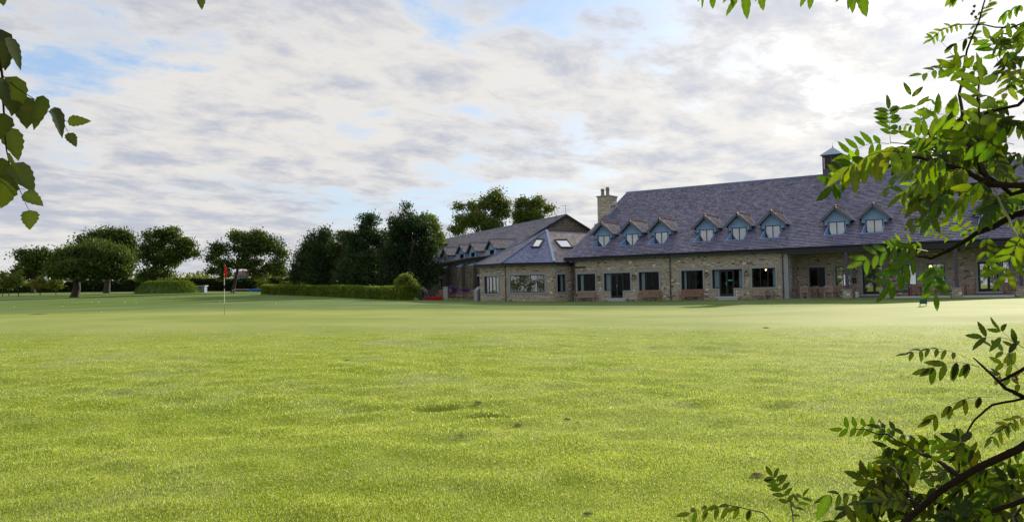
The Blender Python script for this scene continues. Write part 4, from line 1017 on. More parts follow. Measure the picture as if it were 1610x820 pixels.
tree('loose crowned oak with sky showing through, left of the flagstick', [(262, 370, 22, 14), (244, 388, 20, 15), (284, 384, 22, 14), (306, 398, 9, 6), (252, 408, 26, 16), (228, 400, 11, 22), (272, 400, 18, 12), (232, 372, 8, 7), (240, 428, 18, 13), (290, 398, 14, 8), (262, 428, 14, 8), (226, 432, 10, 10)], 132, (243, 447), (248, 425), 0.45, 2000, 9, 0.32, 0.44, DK, MD, 4, fill=0.25)
tree('wide domed oak with a leaning trunk directly behind the flagstick', [(372, 375, 20, 11), (400, 372, 24, 11), (428, 388, 17, 14), (350, 392, 18, 14), (442, 405, 12, 14), (335, 405, 10, 10), (395, 392, 30, 13), (430, 418, 16, 14), (385, 412, 24, 10), (352, 412, 16, 10), (336, 424, 10, 8), (405, 428, 20, 10), (440, 428, 10, 10), (352, 430, 12, 8)], 124, (366, 459), (374, 420), 0.36, 2600, 9, 0.28, 0.42, DK, MD, 5, fill=0.35)
CG, CH_ = (0.020, 0.042, 0.014), (0.052, 0.092, 0.032)
tree('low dark evergreen at the left end of the evergreen group', [(478, 415, 22, 32), (495, 392, 22, 28), (512, 372, 14, 14), (500, 430, 36, 24), (466, 430, 12, 18), (520, 410, 20, 34)], 104, (492, 460), (492, 430), 0.35, 2000, 16, 0.30, 0.30, CG, CH_, 6, name='evergreen_tree', up=1.2)
tree('tall dark pine in the middle of the evergreen group', [(580, 362, 20, 26), (587, 343, 10, 12), (566, 390, 24, 30), (600, 395, 20, 34), (575, 425, 36, 30), (552, 378, 10, 14), (545, 420, 18, 30), (600, 432, 24, 28), (560, 440, 28, 18)], 98, (575, 462), (578, 420), 0.4, 2300, 16, 0.30, 0.30, CG, CH_, 7, name='evergreen_tree', up=1.2)
tree('dark bushy evergreen with a brownish top between two taller pines', [(545, 372, 12, 14), (535, 395, 18, 26), (545, 425, 22, 28)], 101, (540, 461), (540, 425), 0.3, 800, 14, 0.30, 0.30, (0.03, 0.035, 0.012), CH_, 71, name='evergreen_tree', up=0.8)
tree('tallest dark pine with a feathery tip at the right of the evergreen group', [(641, 330, 8, 13), (642, 350, 19, 20), (660, 360, 20, 24), (632, 378, 26, 28), (668, 392, 24, 34), (640, 415, 38, 34), (672, 425, 24, 30), (617, 345, 5, 10), (625, 360, 14, 18), (612, 400, 16, 30), (620, 438, 26, 24), (650, 440, 30, 20)], 94, (645, 466), (644, 420), 0.42, 2800, 16, 0.29, 0.28, CG, (0.036, 0.068, 0.024), 8, name='evergreen_tree', up=1.2)
tree('green broadleaf tree squeezed between the tallest pine and the wing', [(682, 352, 11, 14), (690, 378, 9, 20), (680, 400, 12, 26), (672, 345, 9, 10)], 112, (682, 465), (682, 400), 0.3, 650, 12, 0.28, 0.30, MD, LT, 9, fill=0.4)
BG, BH = (0.055, 0.085, 0.018), (0.14, 0.165, 0.04)
tree('tall green tree rising behind the wing roof, left of a lower one', [(783, 308, 17, 15), (765, 322, 18, 14), (742, 325, 10, 9), (750, 345, 26, 16), (785, 335, 16, 16), (722, 325, 9, 7), (728, 345, 14, 12), (722, 362, 14, 10), (770, 355, 26, 14), (795, 322, 8, 10)], 160, (760, 470), (760, 380), 0.5, 2000, 9, 0.34, 0.5, BG, BH, 10, fill=0.35)
tree('rounded green tree behind the wing roof, right of a taller one', [(845, 322, 18, 12), (824, 322, 14, 10), (862, 330, 9, 8), (840, 338, 22, 12), (815, 338, 12, 12), (832, 352, 24, 10)], 168, (838, 470), (836, 370), 0.45, 1400, 9, 0.34, 0.5, BG, BH, 12, fill=0.35)
tree('rounded green shrub standing above the right end of the hedge', [(638, 438, 13, 8), (628, 444, 9, 7), (650, 446, 11, 9), (652, 458, 10, 10), (641, 456, 12, 10)], 77, (643, 474), (643, 460), 0.08, 420, 12, 0.16, 0.16, MD, LT, 13, name='garden_shrub', cat='shrub', fill=0.3)
G3 = 'young trees along the far left edge of the course'
for i, (px, py, h_, w_, ca, cb, lb) in enumerate([(14, 455, 20, 10, (0.14, 0.11, 0.02), LT, 'young reddish leaved tree at the far left edge'), (29, 456, 30, 10, MD, LT, 'slim young green tree, second from the left edge'),
      (63, 456, 22, 12, (0.16, 0.12, 0.02), LT, 'low orange tinged young tree left of the spreading oak'), (88, 456, 20, 11, MD, (0.15, 0.17, 0.03), 'small young tree beside the spreading oak trunk'), (4, 455, 26, 9, MD, LT, 'bushy young tree cut by the left edge')]):
    tree(lb, [(px, py-h_*0.62, w_*0.75, h_*0.36), (px-2, py-h_*0.4, w_, h_*0.28), (px+1, py-h_*0.9, w_*0.4, h_*0.2)], 128, (px, py+2), (px, py-h_*0.35), 0.08, 170, 10, 0.26, 0.28, ca, cb, 40+i, name='young_tree', fill=0.2)

# ------------------------------------------------------------ hedges and banks
def hedge(name, label, pts, width, height, size, n, cA, cB, seed, cat='hedge', wob_=0.08):
    "clipped hedge along world polyline: leaf faces over a solid dark heart"
    g = np.random.default_rng(seed); P = np.array(pts, float); seg = np.linalg.norm(np.diff(P, axis=0), axis=1); cum = np.concatenate([[0], np.cumsum(seg)])
    s = g.random(n)*cum[-1]; k = np.clip(np.searchsorted(cum, s)-1, 0, len(seg)-1); f = (s-cum[k])/seg[k]; C0_ = P[k]*(1-f[:, None])+P[k+1]*f[:, None]
    d = (P[k+1]-P[k])/seg[k][:, None]; nn = np.stack([-d[:, 1], d[:, 0]], 1)
    side = g.random(n); a = np.where(side < 0.38, -1, np.where(side < 0.60, 1, g.uniform(-1, 1, n))); h_ = np.where(side < 0.60, g.random(n), 1.0)
    lump = np.sin(s*1.3+seed)*0.5+np.sin(s*3.1)*0.3+np.sin(s*0.37)*0.5
    xy = C0_+nn*(a*width/2*(1+wob_*lump)+g.normal(0, 0.04, n))[:, None]; zb = ground(xy[:, 0], xy[:, 1], False)
    z = zb+h_*height*(1+wob_*lump)+g.normal(0, 0.035, n)
    Pc = np.stack([xy[:, 0], xy[:, 1], z], 1); A = g.normal(size=(n, 3)); A /= np.linalg.norm(A, axis=1)[:, None]; B = np.cross(A, g.normal(size=(n, 3))); B /= np.linalg.norm(B, axis=1)[:, None]
    ne = n//25
    for q0, q1, sl0 in ((P[0], d[0], slice(0, ne)), (P[-1], d[0], slice(ne, 2*ne))):
        m0 = Pc[sl0].shape[0]; pe = np.array(q0)[None, :]+g.uniform(-1, 1, m0)[:, None]*np.array([0.8, 0.6])*width/2
        Pc[sl0] = np.column_stack([pe, ground(pe[:, 0], pe[:, 1], False)+g.random(m0)*height])
    sz = size*g.uniform(0.6, 1.4, n)[:, None]
    V = np.stack([Pc-A*sz*.5, Pc+B*sz*.4, Pc+A*sz*.5, Pc-B*sz*.4], 1).reshape(-1, 3); F = np.arange(4*n).reshape(-1, 4)
    t_ = np.clip(0.5+0.3*lump+g.normal(0, 0.3, n), 0, 1)[:, None]; C = np.repeat(np.array(cA)*(1-t_)+np.array(cB)*t_, 4, axis=0)
    c0 = P[0]; r = empty(name, (c0[0], c0[1], gz(*c0)), label=label, cat=cat); o_ = np.array([c0[0], c0[1], gz(*c0)])
    npmesh('foliage', V-o_, F, 'tree_leaf', C, r, kind='stuff')
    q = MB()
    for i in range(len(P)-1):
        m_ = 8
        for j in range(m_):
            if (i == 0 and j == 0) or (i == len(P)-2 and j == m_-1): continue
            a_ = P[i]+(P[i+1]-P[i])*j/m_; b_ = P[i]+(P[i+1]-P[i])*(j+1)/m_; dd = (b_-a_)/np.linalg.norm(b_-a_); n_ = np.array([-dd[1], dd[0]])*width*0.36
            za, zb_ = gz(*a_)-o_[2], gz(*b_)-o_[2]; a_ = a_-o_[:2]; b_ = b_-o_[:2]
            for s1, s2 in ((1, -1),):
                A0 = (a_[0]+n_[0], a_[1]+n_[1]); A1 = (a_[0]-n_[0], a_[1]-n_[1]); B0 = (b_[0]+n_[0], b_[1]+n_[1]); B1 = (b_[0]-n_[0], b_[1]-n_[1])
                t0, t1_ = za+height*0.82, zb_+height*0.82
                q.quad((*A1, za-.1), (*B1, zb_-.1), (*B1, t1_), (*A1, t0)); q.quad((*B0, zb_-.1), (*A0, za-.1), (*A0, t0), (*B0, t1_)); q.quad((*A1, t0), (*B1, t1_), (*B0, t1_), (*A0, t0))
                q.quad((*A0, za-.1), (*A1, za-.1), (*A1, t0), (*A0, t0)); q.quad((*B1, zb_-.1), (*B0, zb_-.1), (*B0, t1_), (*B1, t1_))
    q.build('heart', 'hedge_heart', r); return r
def xyat(px, Y): p_ = at(px, 462, Y); return (p_.x, Y)
hedge('clipped_hedge', 'long low clipped hedge running from the lawn to the garden shrub', [xyat(418, 106), xyat(480, 100), xyat(560, 88), xyat(641, 76)], 1.3, 1.22, 0.12, 26000, (0.07, 0.12, 0.012), (0.19, 0.25, 0.022), 21)
tree('small rounded bush at the left end of the clipped hedge', [(422, 452, 8, 7), (418, 456, 7, 6)], 106, (421, 462), (421, 457), 0.05, 120, 12, 0.15, 0.14, MD, LT, 14, name='garden_shrub', cat='shrub', fill=0.2)
hedge('field_hedge', 'tall dark field hedge along the far side of the course', [xyat(110, 175), xyat(200, 168), xyat(300, 160), xyat(400, 150), xyat(470, 140)], 2.0, 2.2, 0.34, 26000, (0.012, 0.022, 0.006), (0.03, 0.05, 0.012), 22)
hedge('field_hedge', 'low dark hedge behind the young trees at the far left', [xyat(-150, 190), xyat(-40, 186), xyat(60, 182), xyat(140, 178)], 2.0, 2.0, 0.36, 16000, (0.02, 0.035, 0.008), (0.07, 0.10, 0.02), 23)
hedge('garden_hedge', 'thin yellow topped hedge behind the left of the evergreens', [xyat(445, 118), xyat(520, 112), xyat(560, 108)], 1.0, 1.6, 0.2, 5000, (0.04, 0.06, 0.01), (0.16, 0.16, 0.02), 24)
# grassy mound with the pale box beside it
mp = at(262, 458, 128); mzb = gz(mp.x, mp.y); g = np.random.default_rng(31)
q = MB(); N1, N2 = 26, 10; vs_ = []
for i in range(N2+1):
    f = i/N2
    for j in range(N1):
        a = 2*math.pi*j/N1; rx = 4.9*(1-f*0.52); ry = 3.2*(1-f*0.55); z = 1.85*math.sin(f*math.pi/2)**0.9
        vs_.append((rx*math.cos(a)*(1+0.04*math.sin(3*a+1)), ry*math.sin(a), z-0.1+0.05*math.sin(5*a+i)))
q.v = vs_
for i in range(N2):
    for j in range(N1): q.f.append((i*N1+j, i*N1+(j+1) % N1, (i+1)*N1+(j+1) % N1, (i+1)*N1+j))
q.f.append(tuple(N2*N1+j for j in range(N1)))
mo = empty('grass_mound', (mp.x, mp.y, mzb), label='flat topped grassy mound in front of the far hedge', cat='mound')
mat('mound_turf', (0.075, 0.13, 0.018), 0.9, noise=(1.5, 0.4), bump=(6, 0.8, 0.1)); q.build('turf', 'mound_turf', mo, smooth=True)
n = 9000; gi = g.integers(0, N2*N1, n); vv = np.array(vs_); P0_ = vv[gi]+g.normal(0, 0.22, (n, 3))*np.array([1, 1, 0.3]); A = np.stack([g.normal(0, .3, n), g.normal(0, .3, n), np.ones(n)], 1)*g.uniform(0.12, 0.3, n)[:, None]; B = np.stack([np.ones(n), g.normal(0, .5, n), np.zeros(n)], 1)*0.05
V = np.stack([P0_-B, P0_+B, P0_+A], 1).reshape(-1, 3); t_ = g.random(n)[:, None]; C = np.array((0.05, 0.10, 0.012))*(1-t_)+np.array((0.15, 0.20, 0.03))*t_
npmesh('long_grass', V, np.arange(3*n).reshape(-1, 3), 'tree_leaf', np.repeat(C, 3, axis=0), mo, kind='stuff')
bp_ = at(314, 452, 130); bz = gz(bp_.x, bp_.y); sh = empty('equipment_box', (bp_.x, bp_.y, bz), label='pale grey box with a flat light lid beside the grassy mound', cat='shed')
MB().box(-0.95, 0.95, -0.6, 0.6, 0, 1.0).build('body', 'lead', sh); MB().box(-1.15, 1.1, -0.75, 0.75, 1.0, 1.12).build('lid', 'concrete', sh)
for s_ in (-0.5, 0.1, 0.6): MB().box(s_, s_+0.04, -0.62, -0.6, 0.05, 0.98).build('rib', 'lead_pale', sh)
# blue sheet on hoops
bp_ = at(388, 457, 118); bz = gz(bp_.x, bp_.y); bl = empty('blue_sheet', (bp_.x, bp_.y, bz), 0.05, label='long blue sheet lying over a low pale rail in front of the field hedge', cat='tarpaulin')
q = MB(); q.tube([(-2.1, 0, 0.0), (-2.0, 0, 0.45), (-1.7, 0, 0.58), (0.0, 0, 0.55), (0.6, 0, 0.52)], 0.045, 6); q.build('rail', 'concrete', bl)
q = MB(); q.tube([(0.3, 0, 0.45), (1.2, 0.02, 0.5), (2.4, 0, 0.46)], [0.12, 0.17, 0.14], 8); q.build('sheet', 'blue_plastic', bl)
# far houses
def house(px, py, Y, w_, d_, h_, rh_, label, cols=0, rot=0.15):
    p_ = at(px, py, Y); z = p_.z; r = empty('far_house', (p_.x, p_.y, z), rot, label=label, cat='house')
    MB().box(-w_/2, w_/2, -d_/2, d_/2, -3, h_).build('wall', 'house_wall', r)
    q = MB(); e = 0.4; a, b = -w_/2-e, w_/2+e; y0, y1 = -d_/2-e, d_/2+e
    board(q, [(a, y0, h_), (b, y0, h_), (b-1.0, 0, h_+rh_), (a+1.0, 0, h_+rh_)], 0.15); board(q, [(b, y1, h_), (a, y1, h_), (a+1.0, 0, h_+rh_), (b-1.0, 0, h_+rh_)], 0.15); q.poly([(b, y0, h_), (b, y1, h_), (b-1, 0, h_+rh_)]); q.poly([(a, y1, h_), (a, y0, h_), (a+1, 0, h_+rh_)])
    q.build('roof', 'red_roof', r)
    for k in range(cols):
        x = -w_/2+0.9+k*(w_-1.8)/max(cols-1, 1); q = MB(); q.box(x-0.45, x+0.45, -d_/2-0.03, -d_/2-0.005, 0.7, 2.2); f_ = q.build('window', 'frame', r); MB().box(x-0.38, x+0.38, -d_/2-0.05, -d_/2-0.035, 0.78, 2.12).build('pane', 'lead', f_)
    return r
house(381, 442.5, 235, 4.4, 6, 1.6, 1.5, 'far white house with a red roof right of the flagstick', 4)
house(404, 442, 245, 5.0, 7, 1.3, 1.0, 'far low white building between the two red roofed houses', 5)
house(421, 443, 232, 2.6, 6, 1.5, 1.4, 'small far red roofed house near the evergreens', 2)
# distant trees and woodland edge
def far_belt(label, x0, x1, Y, hpx, seed, cA, cB, n, name='distant_woodland'):
    g = np.random.default_rng(seed); ce = []; ra = []
    x = x0
    while x < x1:
        w_ = g.uniform(7, 16); h_ = hpx*g.uniform(0.5, 1.1); p_ = at(x, 452, Y+g.uniform(-20, 20)); zb = gz(p_.x, p_.y)
        ce.append((p_.x, p_.y, zb+h_*Y/1290*0.45)); ra.append((w_*Y/1290*0.7, 6, h_*Y/1290*0.6)); x += w_*0.7
    V, F, C = leafcloud(ce, ra, n, 12, Y*0.0032, Y*0.004, cA, cB, seed, 0.3); o_ = np.array([ce[0][0], ce[0][1], gz(ce[0][0], ce[0][1])])
    o = npmesh(name, V-o_, F, 'tree_leaf', C, None, kind='stuff', label=label, cat='woodland'); o.location = tuple(o_)
far_belt('bluish far wood along the horizon on the left', -160, 480, 420, 16, 61, (0.05, 0.075, 0.06), (0.10, 0.125, 0.08), 2600)
far_belt('sunlit mixed bushes beyond the field hedge', 215, 345, 200, 24, 62, (0.08, 0.11, 0.02), (0.20, 0.20, 0.04), 900, 'distant_bushes')
far_belt('mixed bushes beyond the hedge at the far left', -60, 110, 205, 16, 63, (0.06, 0.09, 0.02), (0.18, 0.18, 0.03), 800, 'distant_bushes')
far_belt('green bushes between the domed oak and the evergreens', 425, 480, 165, 26, 64, (0.07, 0.10, 0.02), (0.18, 0.19, 0.04), 350, 'distant_bushes')

# ------------------------------------------------------------ flagstick, tee sign, cup
fp = ground_hit(353, 495); FH = 2.18
fl = empty('flagstick', tuple(fp), label='striped flagstick with a drooping red flag on the green', cat='flagstick')
zb = 0.0
for a, b, m_ in ((-0.1, 0.48, 'teak_grey'), (0.48, 1.08, 'white_paint'), (1.08, 1.24, 'black_metal'), (1.24, 1.72, 'white_paint'), (1.72, FH, 'gutter')):
    q = MB(); q.tube([(0.002*a, 0, a), (0.002*b, 0, b)], 0.0125, 8); q.build('pole_section', m_, fl)
q = MB(); nu, nv = 9, 14
for j in range(nv+1):
    v_ = j/nv
    for i in range(nu+1):
        u_ = i/nu; wid = 0.17*(math.sin(min(v_*1.15+0.08, 1.0)*math.pi*0.62)); 
        if v_ > 0.75: wid *= 1-(v_-0.75)*2.4
        q.v.append((0.012+u_*wid*0.78-0.03*v_*(1-u_), 0.05*math.sin(u_*9+v_*2.0)*(0.3+v_), FH-0.02-v_*0.60-u_*0.10*(1-v_)))
for j in range(nv):
    for i in range(nu): a = j*(nu+1)+i; q.f.append((a, a+1, a+nu+2, a+nu+1))
q.build('flag', 'red_flag', fl, smooth=True)
sp_ = ground_hit(1452, 481, 20); sg = empty('tee_sign', tuple(sp_), 0.1, label='small rounded teal sign on two short legs standing on the bank', cat='sign')
k_ = sp_.y/1290
q = MB(); wsg, hsg = 6.0*k_, 9.5*k_; pr_ = [(-wsg, 0), (wsg, 0), (wsg, hsg*0.62)]+[(wsg*math.cos(a), hsg*0.62+hsg*0.38*math.sin(a)) for a in np.linspace(0.2, math.pi-0.2, 8)]+[(-wsg, hsg*0.62)]
z0_ = 3.2*k_; q.poly([(x, -0.012, z+z0_) for x, z in pr_]); q.poly([(x, 0.012, z+z0_) for x, z in reversed(pr_)])
for i in range(len(pr_)): a, b = pr_[i], pr_[(i+1) % len(pr_)]; q.quad((a[0], -0.012, a[1]+z0_), (a[0], 0.012, a[1]+z0_), (b[0], 0.012, b[1]+z0_), (b[0], -0.012, b[1]+z0_))
q.build('board', 'green_sign', sg)
for s_ in (-0.85, 0.85): MB().box(s_*wsg-0.012, s_*wsg+0.012, 0.013, 0.035, -0.05, z0_+hsg*0.6).build('leg', 'lead', sg)

# white mushrooms and earth clods on the grass
G4 = 'white mushrooms scattered over the fairway'
mush = [(22, 483, 'white mushroom furthest left on the fairway'), (98, 482, 'lone white mushroom below the spreading oak'), (144, 475.5, 'left of the white mushroom pair right of the oak trunk'), (155, 475.5, 'right of the white mushroom pair right of the oak trunk'), (196, 475.5, 'white mushroom midway between the oak and the mound'),
        (214, 476, 'white mushroom just left of the mound front'), (270, 469, 'small white mushroom in front of the grassy mound'), (346, 474.5, 'white mushroom just left of the flagstick'), (434, 477.5, 'bright white mushroom near the left end of the hedge'), (160, 491, 'white mushroom nearest the green on the left')]
for px, py, lb in mush:
    p_ = ground_hit(px, py, 24); s_ = p_.y/60*0.6; r = empty('mushroom', tuple(p_), label=lb, cat='mushroom', group=G4)
    q = MB(); q.lathe([(0.02, 0), (0.022, 0.05)], 8); q.build('stem', 'mushroom', r); q = MB(); q.lathe([(0.10, 0.05), (0.105, 0.06), (0.08, 0.085), (0.04, 0.10), (0.001, 0.105)], 12); q.build('cap', 'mushroom', r, smooth=True); r.scale = (s_, s_, s_*0.8)
G5 = 'lumps of earth on the near lawn'
for i, (px, py, s_, lb) in enumerate([(752, 637, 0.03, 'earth lump right of the left grassy dimple'), (658, 646, 0.016, 'tiny earth lump just left of the left dimple'), (815, 669, 0.028, 'flat brown scrape below the right grassy dimple'), (892, 661, 0.03, 'dark earth lump right of the right grassy dimple'),
        (908, 665, 0.016, 'small earth crumb right of the dark lump'), (1190, 749, 0.034, 'pinkish brown earth lump low in the lawn near the leaf sprays'), (546, 568, 0.03, 'small dark crumb left on the lawn'), (724, 687, 0.02, 'tiny dark crumb below the left dimple'), (925, 811, 0.025, 'small brown crumb at the bottom of the lawn'),
        (1204, 516, 0.06, 'brown scrape far out on the right of the lawn'), (62, 494, 0.35, 'dark hollow rim at the left edge of the green')]):
    p_ = ground_hit(px, py, 3.5); g_ = random.Random(i); q = MB(); n = 9
    pr2 = [(1.0, 0.0), (0.9, 0.25), (0.6, 0.42), (0.25, 0.5), (0.001, 0.52)]
    for r_, z in pr2:
        for j in range(n): a = 2*math.pi*j/n; k = g_.uniform(0.7, 1.3); q.v.append((r_*k*s_*1.5*math.cos(a), r_*k*s_*0.8*math.sin(a), z*k*s_*(0.8 if i != 10 else 0.12)))
    for a in range(4):
        for j in range(n): q.f.append((a*n+j, a*n+(j+1) % n, (a+1)*n+(j+1) % n, (a+1)*n+j))
    o = q.build('earth_lump', 'soil', None); o.location = p_+Vector((0, 0, 0.012 if p_.y < 20 else 0.0)); tag(o, lb, 'earth lump', G5)

# ------------------------------------------------------------ patio corner by the wing
def flowers(name, label, px, py, Y, rx, rz_, m_, n, seed, green=0.5, cat='flowers', base=None):
    p_ = at(px, py, Y); zb = gz(p_.x, p_.y) if base is None else base; r = empty(name, (p_.x, p_.y, zb), label=label, cat=cat); k = Y/1290
    c_ = (0, 0, p_.z-zb); ra = (rx*k, rx*k*0.7, rz_*k)
    V, F, C = leafcloud([c_], [ra], int(n*green), 8, 0.09, 0.09, (0.03, 0.06, 0.012), (0.07, 0.11, 0.02), seed, 0.3); npmesh('leaves', V, F, 'tree_leaf', C, r, kind='stuff')
    V, F, C = leafcloud([c_], [tuple(v*1.04 for v in ra)], n, 6, 0.085, 0.05, (1, 1, 1), (1, 1, 1), seed+1, 0.75); npmesh('blossoms', V, F, m_, None, r, kind='stuff'); return r
flowers('flower_shrub', 'pink and lilac flowering shrub right of the clipped hedge', 664, 462, 77.5, 9, 9, 'pink_petal', 260, 81, 0.8, 'flowering shrub')
flowers('flower_shrub', 'purple flowering shrub just left of the red flower bed', 669, 466, 78.5, 7, 7, 'purple_petal', 150, 82, 0.8, 'flowering shrub')
flowers('flower_bed', 'bright red bedding flowers left of the stone gatepost', 683, 470, 77.0, 13, 3.2, 'red_petal', 260, 83, 0.3, 'flower bed')
flowers('hanging_basket', 'deep purple flower basket above the patio, nearest the gatepost', 711, 455, 79.5, 9, 5, 'purple_petal', 110, 84, 0.8, 'flower basket')
flowers('hanging_basket', 'purple flower basket above the patio, nearer the bay wing', 731, 456, 80, 8, 3.6, 'purple_petal', 90, 85, 0.8, 'flower basket')
flowers('flower_shrub', 'white and lilac blossoms hanging by the gatepost', 705, 458, 78.6, 4, 4, 'pink_petal', 60, 86, 0.5, 'flowering shrub')
p_ = at(700.5, 474, 77.8); zb = gz(p_.x, p_.y); gp = empty('gatepost', (p_.x, p_.y, zb), 0.2, label='short pale stone gatepost between the red flowers and the patio', cat='gatepost')
q = MB(); q.box(-0.19, 0.19, -0.19, 0.19, -0.1, 1.2); q.build('shaft', 'dressed_stone', gp); q = MB(); q.poly([(-0.22, -0.22, 1.2), (0.22, -0.22, 1.2), (0.22, 0.22, 1.2), (-0.22, 0.22, 1.2)][::-1]); q.box(-0.22, 0.22, -0.22, 0.22, 1.2, 1.26); q.build('cap', 'dressed_stone', gp)
p_ = at(751, 474, 75.4); zb = gz(p_.x, p_.y); gp = empty('buttress_post', (p_.x, p_.y, zb), -0.6, label='short sloping stone buttress at the left corner of the bay wing', cat='buttress')
q = MB(); q.box(-0.2, 0.2, -0.3, 0.3, -0.1, 0.95); q.poly([(-0.2, -0.3, 0.95), (0.2, -0.3, 0.95), (0.2, 0.3, 1.3), (-0.2, 0.3, 1.3)]); q.poly([(0.2, -0.3, 0.95), (0.2, 0.3, 0.95), (0.2, 0.3, 1.3)]); q.poly([(-0.2, -0.3, 0.95), (-0.2, 0.3, 1.3), (-0.2, 0.3, 0.95)]); q.build('stone', 'dressed_stone', gp)
q = MB(); a = at(690, 474, 80); b = at(757, 474, 80); q.box(-2.4, 2.4, -1.5, 2.5, -0.2, 0.02)
o = q.build('patio', 'paving', None, kind='structure'); o.location = ((a.x+b.x)/2, 80.5, gz((a.x+b.x)/2, 79.5)+0.01)
for px, Y, m_, lb, ro in ((708, 79.3, 'teak', 'orange brown armchair behind the stone gatepost', 0.4), (693, 79.8, 'teak', 'brown chair half hidden behind the red flower bed', -0.3), (722, 79.5, 'teak_grey', 'pale chair at the left of the patio tables', 0.1), (742, 79.5, 'teak_grey', 'pale chair at the patio beside the bay wing', -0.2), (733, 80.8, 'teak_grey', 'pale chair in the middle of the patio', 0.3)):
    p_ = at(px, 470, Y); r = seat('armchair', 0.58, m_, lb, 'armchair', 'chairs on the small patio'); r.location = (p_.x, Y, gz(p_.x, Y)+0.03); r.rotation_euler = (0, 0, ro)
for px, lb in ((727, 'pale slatted table left on the small patio'), (738, 'pale slatted table right on the small patio')):
    p_ = at(px, 470, 80.1); r = empty('patio_table', (p_.x, 80.1, gz(p_.x, 80.1)+0.03), label=lb, cat='table', group='tables on the small patio')
    q = MB()
    for k in range(6): q.box(-0.5, 0.5, -0.4+k*0.135, -0.29+k*0.135, 0.70, 0.73)
    q.build('tabletop', 'teak_grey', r)
    for a in (-0.42, 0.42):
        for b in (-0.33, 0.33): MB().box(a-0.03, a+0.03, b-0.03, b+0.03, 0, 0.70).build('leg', 'teak_grey', r)

# ------------------------------------------------------------ near foliage: rowan on the right, birch on the left
RL = random.Random(77)
def outline(kind, t):
    if kind == 'rowan':
        w_ = math.sin(math.pi*min(t, 1)**0.82)**0.75
    else:
        w_ = (math.sin(math.pi*min(t, 1)**0.58)**0.85)
    return w_
def leaf_blade(V, F, C, base, d, n_, L, Wd, col, kind='rowan', droop=0.25, fold=0.22, N=9):
    d = d.normalized(); s = n_.cross(d).normalized(); n_ = d.cross(s).normalized(); i0 = len(V)
    cv = RL.uniform(-0.12, 0.12); tw = RL.uniform(-0.5, 0.5)
    for k in range(N+1):
        t = k/N; c_ = base+d*(L*t)+s*(L*cv*math.sin(t*math.pi*0.5)**2)-n_*(L*droop*t*t)
        for sg_ in (-1, 0, 1):
            if sg_ == 0: p = c_
            else:
                ser = (0.07 if (k % 2) else -0.05)*(1 if kind == 'rowan' else 1.3); w_ = Wd*0.5*outline(kind, t)*(1+ser*(1 if 0 < k < N else 0)); a = fold+tw*0.3*t*sg_
                if kind != 'rowan' and 0 < k < N: w_ *= RL.uniform(0.93, 1.05)
                p = c_+s*(sg_*w_*math.cos(a))+n_*(w_*math.sin(a)*(1 if kind == 'rowan' else 0.7))
            V.append(tuple(p)); e = 1.18 if sg_ == 0 else (0.84 if k % 2 else 1.06)
            b = 0.0
            if RL.random() < 0.02: b = 0.5
            C.append(tuple(x*e*(1-b)+y*b for x, y in zip(col, (0.06, 0.04, 0.015))))
    for k in range(N):
        a = i0+k*3; F.append((a, a+1, a+4, a+3)); F.append((a+1, a+2, a+5, a+4))
def leaf_obj(name, V, F, C, base, parent, m_='near_leaf'):
    o_ = np.array(base); Va = np.array(V)-o_; me = bpy.data.meshes.new(name); me.from_pydata([tuple(v) for v in Va], [], F); me.update()
    ca = me.color_attributes.new('Col', 'FLOAT_COLOR', 'POINT'); ca.data.foreach_set('color', np.array([tuple(c)+(1,) for c in C], dtype=np.float32).ravel())
    me.materials.append(MT[m_]); me.polygons.foreach_set('use_smooth', [True]*len(me.polygons))
    o = link(name, me, parent); o.location = Vector(base)-(parent.location if parent else Vector((0, 0, 0))); return o
LC = [(0.045, 0.075, 0.012), (0.065, 0.095, 0.012), (0.034, 0.060, 0.012), (0.075, 0.105, 0.014), (0.050, 0.078, 0.014)]
